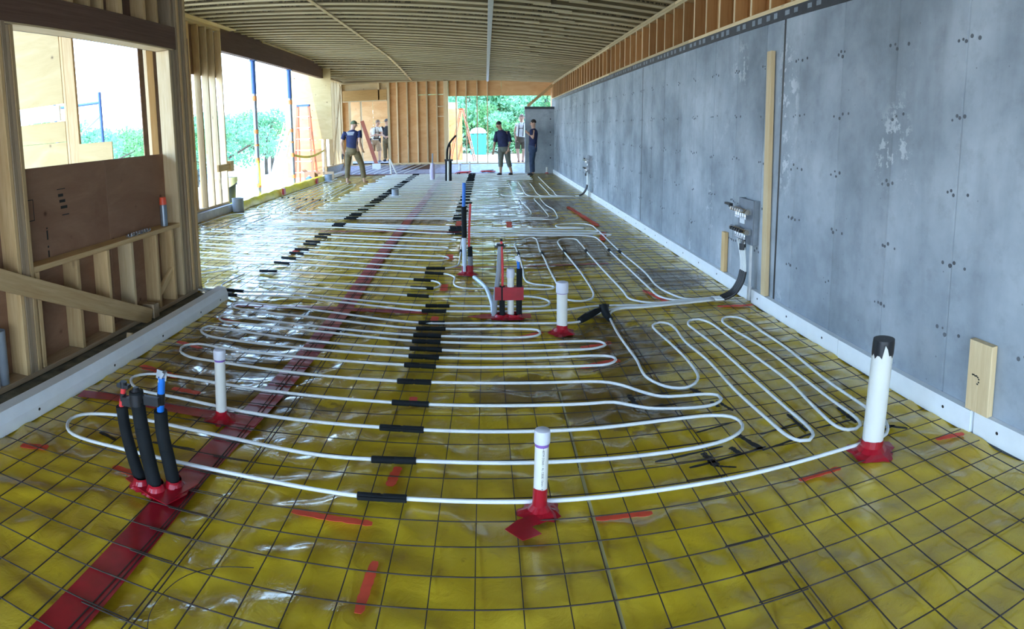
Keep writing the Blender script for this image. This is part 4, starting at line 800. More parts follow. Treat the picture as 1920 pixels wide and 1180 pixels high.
# tall cluster further back
tt = thing('tall_pipe_cluster', 'tall pipe with blue tip beside a thin red tube, red tape at foot', 'pipes', (-.2, 6.55, 0))
MB().tube([(-.235, 6.54, 0), (-.235, 6.54, .42)], .024, 14).build('pale_sleeve', M['pvcblue'], tt, smooth='auto'); MB().tube([(-.232, 6.54, .40), (-.235, 6.54, .735)], .028, 14).build('insulation', M['black'], tt, smooth='auto'); MB().tube([(-.235, 6.54, .73), (-.228, 6.54, .985)], .0185, 12).build('blue_tube', M['blue'], tt, smooth='auto')
MB().tube([(-.17, 6.53, 0), (-.175, 6.53, .305)], .026, 14).build('insulation', M['black'], tt, smooth='auto'); MB().tube([(-.173, 6.53, .10), (-.174, 6.53, .20)], .0275, 14).build('grey_band', M['greypanel'], tt); MB().tube([(-.185, 6.53, .30), (-.18, 6.53, .5), (-.165, 6.53, .765)], .012, 10).build('red_tube', M['red'], tt, smooth='auto'); MB().tube([(-.165, 6.53, .765), (-.164, 6.53, .785)], [.019, .021], 8).build('end_clamp', M['blackp'], tt)
collar(tt, (-.175, 6.53), .08, up=.07, seed=3, r0=.031); collar(tt, (-.235, 6.55), .085, up=.06, seed=9, r0=.030)
# pale lay flat hose
tag(MB().tube(cr([(-.13, 6.35, .016), (-.02, 5.95, .02), (.03, 5.5, .033), (.05, 5.25, .02), (.05, 5.06, .016)], .06), [.02] * len(cr([(-.13, 6.35, .016), (-.02, 5.95, .02), (.03, 5.5, .033), (.05, 5.25, .02), (.05, 5.06, .016)], .06)), 10).build('hose', M['pvcblue'], smooth='auto'), 'pale blue hose lying between the two pipe clusters', 'hose')
tag(MB().tube(cr([(-1.041, 1.532, 0.008), (-1.066, 1.587, 0.008), (-1.074, 1.679, 0.008), (-1.052, 1.777, 0.008), (-1.002, 1.844, 0.008), (-0.939, 1.887, 0.008), (-0.828, 1.919, 0.008)], .03), .0016, 5).build('loose_wire', M['wire']), 'thin loose curved wire lying on the sheet in the near left foreground', 'wire')
# two foam wraps where the front tube rises to the wall run
tw = thing('foam_wrap', 'long black foam wrap lying diagonally right of the capped pipe', 'insulation', (.80, 4.86, 0)); MB().tube([(.735, 4.765, .03), (.79, 4.83, .034), (.865, 4.93, .034), (.955, 5.03, .03)], [.026, .031, .03, .026], 12).build('wrap', M['black'], tw, smooth='auto'); MB().obox((.80, 4.84, .062), (.90, 4.97, .062), .012, .006).build('slit', M['blackp'], tw)
tw = thing('foam_wrap', 'short black foam wrap standing at the start of the wall loops', 'insulation', (.99, 4.95, 0)); MB().tube([(.985, 4.80, .022), (.975, 4.92, .032), (.985, 5.05, .045)], [.026, .032, .036], 12).build('wrap', M['black'], tw, smooth='auto'); MB().obox((.945, 5.055, .06), (1.03, 5.06, .06), .02, .02).build('fold', M['blackp'], tw)

# smaller things further off
def stub(name, label, x, y, r, h, m, cat='pipe', flange=None):
    t = thing(name, label, cat, (x, y, 0)); MB().lathe([(r * 1.02, -.004), (r, .01), (r, h - .01), (r * 1.04, h - .01), (r * 1.04, h), (r * .85, h), (r * .85, h - .03)], 20, (x, y, 0)).build('pipe', M[m], t, smooth='auto')
    if flange: MB().lathe([(flange, .0), (flange, .012), (r, .02)], 20, (x, y, 0)).build('flange', M['whitep'], t, smooth='auto')
    return t
stub('pipe_stub', 'short grey pipe stub on a white flange, in the far tube rows', -2.13, 14.5, .085, .17, 'greypipe', flange=.15)
stub('pipe_stub', 'grey pipe stub at the near end of the yellow curb', -5.05, 11.95, .12, .28, 'greypipe'); stub('pipe_stub', 'grey pipe stub at the far end of the yellow curb', -4.98, 19.3, .12, .22, 'greypipe', flange=.16)
tp = thing('purple_pipe', 'pale purple pipe with a thin grey rod, before the back wall', 'pipe', (-1.63, 19.0, 0)); MB().tube([(-1.63, 19, 0), (-1.63, 19, .3), (-1.62, 19, .52)], [.07, .085, .06], 14).build('sleeve', plain('pale_purple', (.55, .48, .66), .5), tp, smooth='auto'); MB().tube([(-1.62, 19, .5), (-1.61, 19, .82)], .022, 10).build('rod', M['greypipe'], tp)
tp = thing('insulated_pipe', 'black insulated pipe with a bent tip, before the far opening', 'pipe', (-1.11, 18.6, 0))
for dx in (-.065, .055): MB().tube([(-1.11 + dx, 18.6, 0), (-1.10 + dx, 18.6, .62)], .04, 12).build('insulation', M['black'], tp, smooth='auto')
MB().tube([(-1.12, 18.58, 0), (-1.11, 18.58, .6)], .035, 10).build('white_pipe', M['pvc'], tp); MB().box(-1.22, -.97, 18.57, 18.63, .60, .66).build('clamp', M['blackp'], tp)
MB().tube(cr([(-1.15, 18.6, .6), (-1.13, 18.6, .95), (-1.05, 18.6, 1.15), (-.87, 18.6, 1.36)], .08), .03, 10).build('bent_tube', M['black'], tp, smooth='auto'); MB().tube(cr([(-1.07, 18.6, .6), (-1.05, 18.6, .95), (-1.06, 18.6, 1.15)], .08), .022, 10).build('bent_tube', M['black'], tp, smooth='auto')
tp = thing('pipe_pair', 'two thin white pipes leaning together at the far red tape', 'pipe', (-3.35, 22.0, 0)); MB().tube([(-3.36, 22, 0), (-3.39, 22, .54)], .03, 10).build('pipe', M['pvc'], tp); MB().tube([(-3.16, 22, 0), (-3.38, 22, .50)], .03, 10).build('pipe', M['pvc'], tp)
pv = pvc_pipe('white capped pipe stub in the far opening', -.92, 22.3, .33, .05, caph=.08, R=.1, up=.0, seed=3); pvc_pipe('thin tall white pipe right of the far stub', -.55, 21.6, .43, .03, caph=0, R=.07, up=.0, seed=4)
pvc_pipe('thin white pipe at the far end of the concrete wall', 2.12, 21.5, .22, .035, caph=0, R=.07, up=.0, seed=5)
tag(MB().box(-4.13, -3.82, 22.50, 22.54, .12, .36).build('foam_offcut', M['foam']), 'white foam offcut standing against the far step', 'foam')
tag(beam('red_board', (-4.43, 22.35, 1.92), (-4.0, 22.75, .285), .13, .05, M['redwood'], None, up=(0, 1, 0)), 'long red painted board leaning in the doorway', 'board')
for x, y, n in ((-.75, 21.3, 5), (.05, 22.0, 4)):
    tg2 = thing('pipe_offcut_heap', 'loose dark tubes and straps heaped on the far floor' + (' left' if x < -.5 else ' right') + ' of the walking man', 'tubes', (x, y, 0))
    for i in range(n): 
        a = rng.uniform(0, 6); MB().tube(cr([(x + rng.uniform(-.3, .3), y + rng.uniform(-.2, .2), .025 + .01 * i), (x + .3 * math.cos(a), y + .2 * math.sin(a), .05 + .01 * i), (x - .3 * math.sin(a), y + .3 * math.cos(a), .03 + .01 * i)], .1), .016, 8).build('tube', M['black' if i % 2 else 'red'], tg2)

for i in range(9):
    x = -5.05 + i * .27; q = lambda y: (y - 21.95) * .3 + .012
    tag(MB().tube([(x, 21.98, q(21.98)), (x + .42, 22.45, q(22.45)), (x + .80, 22.86, q(22.86))], .016, 8).build('heating_tube', M['pex'], smooth=True), 'short white tube lying slanted on the sheet before the doorway', 'tube', 'slanted tubes before the doorway')
# ================================================================== WALL MANIFOLDS
def manifold(label, oy, n):
    t = thing('manifold', label, 'manifold', (2.37, oy, .52)); b = lambda *a: MB().box(*a)
    Y0, Y1 = oy, oy + .33; xp = 2.345
    b(xp, xp + .012, Y0, Y1, .525, .935).build('back_plate', M['greypanel'], t); b(xp + .012, 2.41, Y0, Y0 + .018, .525, .935).build('bracket', M['steel'], t); b(xp + .012, 2.41, Y1 - .018, Y1, .525, .935).build('bracket', M['steel'], t)
    for k, z in enumerate((.83, .645)):
        br = MB().tube([(xp - .05, Y0 + .03, z), (xp - .05, Y1 - .02, z)], .021, 12).build('manifold_bar', M['brass'], t, smooth='auto')
        MB().tube([(xp - .05, Y0 + .01, z), (xp - .05, Y0 + .035, z)], .026, 6).build('end_nut', M['nickel'], br); MB().tube([(xp - .05, Y1 - .03, z), (xp - .05, Y1 + .05, z)], .024, 8).build('inlet', M['nickel'], br)
        for i in range(n):
            y = Y0 + .06 + i * .052
            MB().tube([(xp - .05, y, z), (xp - .05, y, z - .05), (xp - .05, y, z - .052), (xp - .05, y, z - .07)], [.012, .012, .016, .015], 8).build('port_nut', M['nickel'], br)
            MB().tube([(xp - .05, y, z), (xp - .085, y, z + .008), (xp - .087, y, z + .008), (xp - .112, y, z + .012)], [.01, .01, .017, .015], 10).build('valve', M['blackp' if k else 'nickel'], br)
        for y in (Y0 + .045, Y1 - .035): b(xp - .055, xp, y - .008, y + .008, z - .03, z + .03).build('clamp', M['steel'], br)
        if k == 0: MB().tube([(xp - .05, Y1 + .03, z), (xp - .055, Y1 + .10, z + .012)], .012, 8).obox((xp - .055, Y1 + .06, z + .03), (xp - .055, Y1 + .19, z + .03), .035, .02).build('valve_handle', M['blackp'], br)
        else: MB().tube([(xp - .05, Y0 + .07, z - .06), (xp - .06, Y0 + .07, z - .13)], [.018, .022], 8).tube([(xp - .06, Y0 + .07, z - .11), (xp - .06, Y0 + .07, z - .165)], .034, 8).build('valve_handle', M['blackp'], br)
    b(xp - .012, xp - .002, Y0 + .17, Y0 + .27, .70, .78).build('label_card', M['whitep'], t)
    return t
manifold('near manifold of brass valves on a grey plate on the concrete wall', 5.09, 5)
manifold('far manifold on a grey plate further along the concrete wall', 13.95, 5)
def riser(oy, ox, label, n, zt=.56):
    """a fan of tubes dropping from the manifold through black bend supports"""
    t = thing('riser_tubes', label, 'tubes', (ox, oy, 0))
    for i in range(n):
        dy = i * .034; top = (2.293, oy + .05 + i * .05, zt)
        pts = [top, (2.295, oy + .02 + i * .035, .42), (2.285, oy - .02 + dy, .30), (2.262, oy - .02 + dy, .19), (2.20, oy + .0 + dy, .085), (2.11, oy + .03 + dy, .032), (2.03, oy + .055 + dy, .024)]
        P = cr(pts, .04); MB().tube(P, .0085, 8).build('tube', M['pex'], t, smooth=True)
        Q = cr([(2.287, oy - .02 + dy, .29), (2.262, oy - .02 + dy, .19), (2.20, oy + .0 + dy, .085), (2.11, oy + .03 + dy, .032)], .03)
        MB().tube(Q, .0145, 10).build('bend_support', M['blackp'], t, smooth='auto')
    return t
riser(5.10, 2.1, 'white tubes curving through black bend supports below near manifold', 4)
riser(13.86, 2.1, 'white tubes curving through black bend supports below far manifold', 4)
for y, lab in ((5.145, 'near'), (14.10, 'far')): tag(MB().box(2.352, 2.372, y - .012, y + .012, .0, .54).build('conduit_strip', M['whitep']), 'thin white conduit strip from floor to ' + lab + ' manifold', 'conduit')
# timber leaning on the concrete
tag(beam('leaning_stud', (2.382, 4.86, .122), (2.382, 4.93, 2.25), .088, .04, M['studpale'], None, up=(1, 0, 0)), 'tall pale stud standing against the concrete wall right of near manifold', 'stud')
tag(beam('stud_offcut', (2.388, 5.85, .12), (2.388, 5.85, .53), .088, .04, M['stud'], None, up=(1, 0, 0)), 'short stud offcut standing on the foam left of near manifold', 'stud')
tb = thing('wood_block', 'knotty wood block standing on the foam, right of wide pipe', 'wood block', (2.38, 2.2, .12)); beam('block', (2.385, 2.225, .122), (2.385, 2.225, .507), .17, .042, M['studpale'], tb, up=(1, 0, 0))
mb = MB()
for i, (y, z) in enumerate(((2.27, .32), (2.26, .321), (2.25, .318), (2.24, .32), (2.23, .315), (2.222, .306), (2.222, .29), (2.23, .278))): mb.box(2.3628, 2.3642, y - .006, y + .004, z - .003, z + .005)
mb.build('pen_scribble', M['ink'], tb)

# ================================================================== THINGS AT THE LEFT WALL
tag(beam('brace_board', (-2.826, 2.2, .985), (-2.826, 4.57, .028), .038, .135, M['stud'], None), 'long diagonal brace board across the framed wall', 'board')
tag(lumber('wood_offcut', -2.995, -2.80, 4.60, 4.69, .0, .125, M['stud_old']), 'short wood offcut lying at the foot of the diagonal brace', 'wood')
tag(beam('wood_stick', (-2.93, 4.80, .06), (-2.88, 5.12, .335), .038, .06, M['stud']), 'small stick leaning in the right hand bay under the window', 'wood')
tag(beam('wood_wedge', (-2.64, 3.93, .0), (-2.64, 3.95, .085), .05, .02, M['studpale'], None, up=(0, 1, 0)), 'small wood wedge standing on the dirty footing', 'wood')
t = thing('spray_can', 'grey spray can with orange cap on the window rail', 'spray can', (-2.90, 5.06, .756))
MB().lathe([(.030, 0), (.034, .004), (.034, .20), (.033, .205), (.025, .212)], 20, (-2.90, 5.06, .756)).build('can', M['can'], t, smooth='auto'); MB().lathe([(.034, .203), (.034, .22), (.031, .27), (.029, .274)], 20, (-2.90, 5.06, .756)).build('cap', M['canor'], t, smooth='auto')
for i in range(8):
    y = 4.42 + i * .045; t = MB().obox((-2.895, y - .018, .757), (-2.885, y + .018, .759 + .012 * (i % 2)), .03, .004).obox((-2.90, y - .012, .757), (-2.90, y - .012, .785), .026, .004, (0, 1, 0)).obox((-2.88, y + .014, .757), (-2.875, y + .016, .782), .022, .004, (0, 1, 0)).build('metal_clip', M['nickel'])
    tag(t, 'small bent metal clip in the row lying on the window rail', 'clip', 'metal clips on the window rail')
for x, y, r, hh, m, lab in ((-2.905, 2.80, .047, .36, 'greypipe', 'tall grey pipe offcut standing on the wall plate at far left'), (-2.895, 2.71, .042, .28, 'cap', 'short pale pipe offcut standing on the wall plate at far left')):
    tag(MB().lathe([(r, .0), (r, hh), (r * .86, hh), (r * .86, hh - .2)], 20, (x, y, .038)).build('pipe_offcut', M[m], smooth='auto'), lab, 'pipe')

# ================================================================== THINGS AT THE FAR LEFT
t = thing('rubbish_bin', 'dark rubbish bin with a pale cloth over its rim, outside the foam', 'bin', (-5.72, 12.95, -.05))
MB().lathe([(.17, 0), (.175, .01), (.215, .60), (.235, .60), (.24, .66), (.225, .66), (.21, .58), (.17, .05)], 24, (-5.72, 12.95, -.02)).build('bin_body', M['bin'], t, smooth='auto')
a = np.linspace(-2.6, .9, 16); v = []
for q in a: v += [(-5.72 + .245 * math.cos(q), 12.95 + .245 * math.sin(q), .655), (-5.72 + .25 * math.cos(q), 12.95 + .25 * math.sin(q), .50 + .10 * math.sin(q * 1.1 + .4))]
MB().add(v, [(2 * i, 2 * i + 1, 2 * i + 3, 2 * i + 2) for i in range(15)]).build('cloth', M['canvas'], t, smooth=True)
for s in (-1, 1): MB().box(-5.72 + s * .215 - .02, -5.72 + s * .215 + .02, 12.90, 13.0, .48, .56).build('bin_handle', M['bin'], t)
t = thing('wrapped_curb', 'long form curb wrapped in yellow plastic along the left opening', 'curb', (-5.16, 16, 0))
pts = [(-5.17, 12.05), (-5.20, 13.0), (-5.25, 14.5), (-5.24, 15.8), (-5.20, 17.4), (-5.22, 18.6), (-5.2, 19.75)]
Pc = cr([(x, y, 0) for x, y in pts], .25); v = []
for i, q in enumerate(Pc):
    w0 = .02 * math.sin(i * 1.3); v += [(q.x + .13 + w0, q.y, -.01), (q.x + .10 + w0 * .5, q.y, .10 + .015 * math.sin(i * .9)), (q.x + .05, q.y, .165 + .012 * math.sin(i * 1.7)), (q.x - .10, q.y, .165), (q.x - .14, q.y, .0)]
n = 5; fcs = [(i * n + j, i * n + j + 1, (i + 1) * n + j + 1, (i + 1) * n + j) for i in range(len(Pc) - 1) for j in range(n - 1)]
MB().add(v, fcs + [tuple(range(n)), tuple(range(len(v) - 1, len(v) - n - 1, -1))]).build('yellow_wrap', M['yellowpoly'], t, smooth='auto')
for y in (15.0, 18.2): MB().box(-5.10, -5.055, y, y + .16, .02, .18).build('red_tape', M['tape'], t)
tag(MB().box(-5.9, -5.32, 14.6, 17.2, .12, .15).build('board', M['whitep']), 'pale board lying outside along the yellow curb', 'board')
for x, y, lab in ((-5.40, 14.15, 'nearer'), (-5.40, 16.95, 'farther')):
    t = thing('steel_prop', lab + ' steel prop post carrying the dark header', 'post', (x, y, 0))
    MB().tube([(x, y, .0), (x, y, 3.0)], .055, 16).build('post', M['steel'], t, smooth='auto'); MB().tube([(x, y, 2.55), (x, y, 3.33)], .060, 16).build('painted_top', M['bluep'], t, smooth='auto'); MB().box(x - .08, x + .08, y - .08, y + .08, 3.325, 3.343).build('head_plate', M['bluep'], t)
    for z, hh in ((2.38, .12), (1.6, .1), (1.3, .05), (.9, .12), (.3, .1)): MB().tube([(x, y, z), (x, y, z + hh)], .0575, 16).build('paint_band', M['orangeband'], t, smooth='auto')
t = thing('warning_tape', 'yellow warning tape strung between prop post and plywood', 'tape', (-5.2, 19, .9)); v = []
for i in range(13):
    q = i / 12; v += [(-5.42 + .05 * q, 17.0 + 3.4 * q, .93 - .14 * math.sin(q * PI)), (-5.42 + .05 * q, 17.0 + 3.4 * q, 1.0 - .14 * math.sin(q * PI))]
MB().add(v, [(2 * i, 2 * i + 1, 2 * i + 3, 2 * i + 2) for i in range(12)]).build('tape_strip', M['yellowpoly'], t)
tag(MB().tube(cr([(-5.36, 14.1, .95), (-5.345, 14.1, .6), (-5.34, 14.1, .35)], .1), .02, 6).build('tape_tail', M['yellowpoly']), 'yellow tape tail hanging on the nearer prop post', 'tape')
def stepladder(label, foot, half_w, depth, hgt, ux, rail, step, cap, n=7):
    """A-frame: feet at foot, rails spread along ux (across) and its normal (depth)"""
    t = thing('stepladder', label, 'ladder', foot); ux = Vector((*ux, 0)).normalized(); uy = Vector((-ux.y, ux.x, 0)); f = Vector(foot)
    P = lambda a, b, z: f + ux * a + uy * b + Vector((0, 0, z))
    for s in (-1, 1):
        MB().obox(P(s * half_w, -depth, 0), P(s * half_w * .6, -.05, hgt), .03, .075, ux).build('rail', rail, t)
        MB().obox(P(s * half_w, depth, 0), P(s * half_w * .6, .05, hgt - .05), .03, .05, ux).build('rear_rail', rail, t)
    for i in range(1, n):
        q = i / n; hw = half_w * (1 - .4 * q); b = -depth * (1 - q) - .05 * q
        MB().obox(P(-hw, b, hgt * q), P(hw, b, hgt * q), .08, .025).build('step', step, t)
        if i % 2: MB().obox(P(-hw, -b, hgt * q * .97), P(hw, -b, hgt * q * .97), .02, .03).build('rear_brace', step, t)
    MB().obox(P(-half_w * .7, 0, hgt), P(half_w * .7, 0, hgt), .18, .06).build('top_cap', cap, t)
    return t
stepladder('orange fibreglass stepladder with blue top by the knotty plywood panel', (-5.80, 19.6, -.05), .30, .45, 2.5, (1, .1), M['fiber'], M['alu'], M['bluep'])
stepladder('red stepladder seen side on outside the far opening', (-.92, 25.0, .27), .22, .50, 2.05, (.15, 1), M['fiber'], M['fiber'], M['canor'], 8)
for i, (p0, p1, lab) in enumerate((((-6.75, 18.6, -.1), (-5.95, 19.0, 2.2), 'long plank leaning left of the stepladder'), ((-6.9, 18.9, -.1), (-6.15, 19.3, 1.9), 'shorter plank leaning behind the long plank'))): tag(beam('plank', p0, p1, .09, .035, M['studpale'], None, up=(0, 1, 0)), lab, 'plank')
t = thing('leaning_ladder', 'aluminium ladder leaning outside beside the farther prop post', 'ladder', (-6.4, 18.3, -.1))
for s in (-.2, .2): MB().obox((-6.45 + s, 18.2, -.1), (-6.05 + s * .7, 18.6, 1.75), .03, .06, (0, 1, 0)).build('rail', M['alu'], t)
for i in range(1, 7): q = i / 7; MB().tube([(-6.45 - .2 + .46 * q, 18.2 + .4 * q, -.1 + 1.85 * q), (-6.45 + .2 + .34 * q, 18.2 + .4 * q, -.1 + 1.85 * q)], .018, 8).build('rung', M['alu'], t)
t = thing('cardboard_box', 'brown cardboard box between ladder and yellow curb', 'box', (-5.55, 19.2, 0)); MB().box(-5.72, -5.38, 19.1, 19.5, .0, .32).build('box', M['card'], t); MB().obox((-5.38, 19.3, .32), (-5.28, 19.3, .25), .4, .008).build('flap', M['card'], t); MB().obox((-5.72, 19.3, .32), (-5.8, 19.3, .38), .4, .008).build('flap', M['card'], t)
tag(lumber('crate_board', -5.4, -5.0, 20.1, 20.16, .0, .26, M['stud_old']), 'weathered board on edge at the end of the yellow curb', 'board')
t = thing('blue_jug', 'blue jug behind the yellow curb', 'jug', (-5.42, 18.6, 0)); MB().lathe([(.10, 0), (.11, .02), (.11, .16), (.05, .21), (.03, .22)], 14, (-5.42, 18.6, .0)).build('jug', M['bluep'], t, smooth='auto'); MB().lathe([(.032, .215), (.032, .25)], 10, (-5.42, 18.6, 0)).build('jug_cap', M['whitep'], t)

# ================================================================== OUTDOORS
t = thing('scaffold', 'blue scaffold frame outside the window opening', 'scaffold', (-6.3, 9, -.1))
MB().tube([(-6.28, 9, -.12), (-6.28, 9, 2.48)], .03, 10).build('post', M['bluep'], t); MB().tube([(-7.3, 9, -.12), (-7.3, 9, 2.48)], .03, 10).build('post', M['bluep'], t); MB().tube([(-7.3, 9, 2.30), (-6.28, 9, 2.30)], .028, 10).build('rail', M['bluep'], t); MB().tube([(-7.3, 9, .4), (-6.28, 9, .4)], .028, 10).build('rail', M['bluep'], t); MB().tube([(-6.95, 9, 1.65), (-6.28, 9, 2.08)], .022, 8).build('brace', M['steel'], t)
t = thing('portable_toilet', 'teal portable toilet with a white domed roof, beyond the far opening', 'toilet', (-.55, 49, -.42))
x0, x1, y0, y1, zb = -1.15, .05, 48.5, 49.7, -.42
MB().box(x0, x1, y0, y1, zb, zb + 1.62).build('cabin', M['teal'], t); MB().box(x0 + .22, x1 - .22, y0 - .03, y0, zb + .08, zb + 1.5).build('door', M['teal'], t); MB().box(x0 - .04, x1 + .04, y0 - .04, y1 + .04, zb + 1.62, zb + 1.70).build('roof_rim', M['whitep'], t); MB().ball((-.55, 49.1, zb + 1.70), .62, .62, .36, 20, 8, 0).build('domed_roof', M['whitep'], t, smooth=True); MB().box(x0, x1, y0, y1, zb - .12, zb).build('skid', M['blackp'], t)
for i in range(3): MB().box(x0 + .1 + .37 * i, x0 + .3 + .37 * i, y0 - .012, y0, zb + 1.53, zb + 1.6).build('vent', M['blackp'], t)
for x0, x1, z0, z1, m in ((-1.9, -.93, .27, 2.35, 'ply_or'), (-2.2, -1.12, 2.36, 2.62, 'ply_pale')): tag(MB().box(x0, x1, 25.55, 25.57, z0, z1).build('plywood_panel', M[m]), 'orange plywood panel outside, behind the red stepladder' if m == 'ply_or' else 'pale strip of plywood above the orange panel outside', 'plywood')
# trees
def tree_mesh(seed, m, nleaf=3600, spread=1.0, size=.026):
    r = np.random.default_rng(seed); cs = [(r.normal(0, .26), r.normal(0, .26), r.uniform(.30, .92), r.uniform(.14, .26)) for _ in range(16)]
    k = r.integers(0, 16, nleaf); c = np.array(cs)[k]
    d = r.normal(0, 1, (nleaf, 3)); d /= np.linalg.norm(d, axis=1)[:, None]; rad = c[:, 3:4] * (.55 + .45 * r.random((nleaf, 1)))
    p = c[:, :3] + d * rad * np.array([1, 1, .8]); u = r.normal(0, 1, (nleaf, 3)); u /= np.linalg.norm(u, axis=1)[:, None]; v = np.cross(u, r.normal(0, 1, (nleaf, 3))); v /= np.linalg.norm(v, axis=1)[:, None]
    s = size * (.5 + .7 * r.random((nleaf, 1))); u *= s; v *= s * .6
    V = np.stack([p - u, p + v * .9, p + u, p - v * .9], 1).reshape(-1, 3); Fc = np.arange(nleaf * 4).reshape(-1, 4)
    me = bpy.data.meshes.new('foliage'); me.from_pydata(V.tolist(), [], Fc.tolist()); me.update(); me.materials.append(m)
    mb = MB().tube([(0, 0, -.15), (.01, 0, .2), (.0, .02, .5), (.02, 0, .8)], [.03, .025, .018, .008], 8)
    for x, y, z, q in cs[:8]: mb.tube([(0, 0, z * .5), (x * .5, y * .5, z * .75), (x, y, z)], [.014, .01, .004], 5)
    return me, mb.mesh('trunk', M['bark'])
TM = [tree_mesh(1, M['leaf']), tree_mesh(2, M['leaf2']), tree_mesh(3, M['leaf']), tree_mesh(4, M['leaf2'])]
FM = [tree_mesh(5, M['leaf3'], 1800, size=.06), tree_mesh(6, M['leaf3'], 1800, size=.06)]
def tree(k, x, y, z, h, wd, label, group, far=False):
    t = thing('tree', label, 'tree', (x, y, z), group); lf, tr = (FM if far else TM)[k % (2 if far else 4)]; a = rng.uniform(0, 6)
    for nm, me in (('foliage', lf), ('trunk', tr)):
        o = ob(nm, me, None, t, (x, y, z), (0, 0, a)); o.scale = (wd, wd, h)
G1 = 'leafy trees outside beyond the left openings'; L1 = 'leafy pale green tree outside beyond the left openings'
for i, (x, y, h, wd) in enumerate(((-12.5, 15.5, 3.3, 3.2), (-14.5, 20, 3.6, 3.6), (-13, 24.5, 3.6, 3.8), (-10.8, 24.0, 3.0, 3.0), (-17, 27, 4.0, 4.2), (-18.5, 21, 4.2, 4.2), (-22, 32, 5.0, 5.0), (-15.5, 33, 4.0, 4.5), (-24, 25, 5.0, 5.4), (-19, 38, 4.8, 5.2), (-13.5, 38, 4.2, 5), (-11.0, 30, 3.2, 3.6))):
    tree(i, x, y, -.12 - (-9 - x) * .16 if x < -9 else -.12, h, wd, L1, G1)
G2 = 'bluish trees on the far hillside'
for i in range(22):
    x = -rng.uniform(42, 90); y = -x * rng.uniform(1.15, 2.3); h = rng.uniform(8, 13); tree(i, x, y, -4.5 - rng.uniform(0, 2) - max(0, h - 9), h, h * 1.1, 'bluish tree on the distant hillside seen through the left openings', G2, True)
G3 = 'dense trees behind the portable toilet'
for i, (x, y, h, wd) in enumerate(((-5, 60, 11, 8), (-1.5, 58, 10, 8), (2, 61, 12, 9), (5.5, 58, 11, 8), (8, 62, 12, 9), (-8, 63, 12, 9), (.5, 66, 13, 9), (4, 55, 7, 7), (7, 53, 8, 7), (-3, 70, 14, 10), (10, 57, 10, 8), (1.8, 52.5, 4.5, 5), (3.4, 51, 4, 4.5), (-4.5, 54, 6, 6), (-.8, 53.5, 6, 5), (-2.6, 55, 7, 5))):
    tree(i, x, y, -.6 - .24 * h, h, wd, 'dense green tree behind the portable toilet beyond the far opening', G3)

# ================================================================== PEOPLE
skin_m = plain('skin', (.52, .30, .20), .55, var=.1); navy = plain('navy_cotton', (.012, .016, .060), .85, var=.3); olive = plain('olive_canvas', (.135, .095, .04), .85, var=.25); grey_ol = plain('grey_olive_cotton', (.13, .135, .11), .85, var=.2)
jeans = plain('blue_denim', (.03, .05, .10), .85, var=.3); paletee = plain('pale_tee', (.58, .55, .48), .85); tan = plain('tan_canvas', (.30, .19, .10), .85, var=.2); whitetee = plain('white_cotton', (.75, .74, .73), .85); brown = plain('brown_canvas', (.095, .07, .045), .85, var=.2)
hair_m = plain('dark_hair', (.02, .014, .01), .7); bald = plain('short_hair', (.20, .13, .09), .7); cap_m = plain('camo_green', (.10, .12, .055), .85, var=.4); shoe = plain('dark_shoe', (.02, .02, .022), .6); bare = skin_m; strap_m = plain('dark_strap', (.03, .022, .022), .7); dk = plain('dark_shirt', (.025, .022, .022), .85)
def skinned(name, V, E, Rr, m, parent, post=None, sub=1, grow=1.17):
    me = bpy.data.meshes.new('g'); me.from_pydata([tuple(v) for v in V], E, []); me.update()
    o = bpy.data.objects.new('g', me); C.objects.link(o)
    o.modifiers.new('s', 'SKIN').use_smooth_shade = True
    for i, r in enumerate(Rr): me.skin_vertices[0].data[i].radius = (r * grow, r * grow)
    me.skin_vertices[0].data[0].use_root = True
    ss = o.modifiers.new('u', 'SUBSURF'); ss.levels = sub; ss.render_levels = sub
    dg = bpy.context.evaluated_depsgraph_get(); dg.update(); nm = bpy.data.meshes.new_from_object(o.evaluated_get(dg))
    bpy.data.objects.remove(o); bpy.data.meshes.remove(me)
    if post:
        for v in nm.vertices: v.co = post(v.co)
    nm.polygons.foreach_set('use_smooth', [True] * len(nm.polygons)); nm.materials.clear(); nm.name = name
    return ob(name, nm, m, parent)
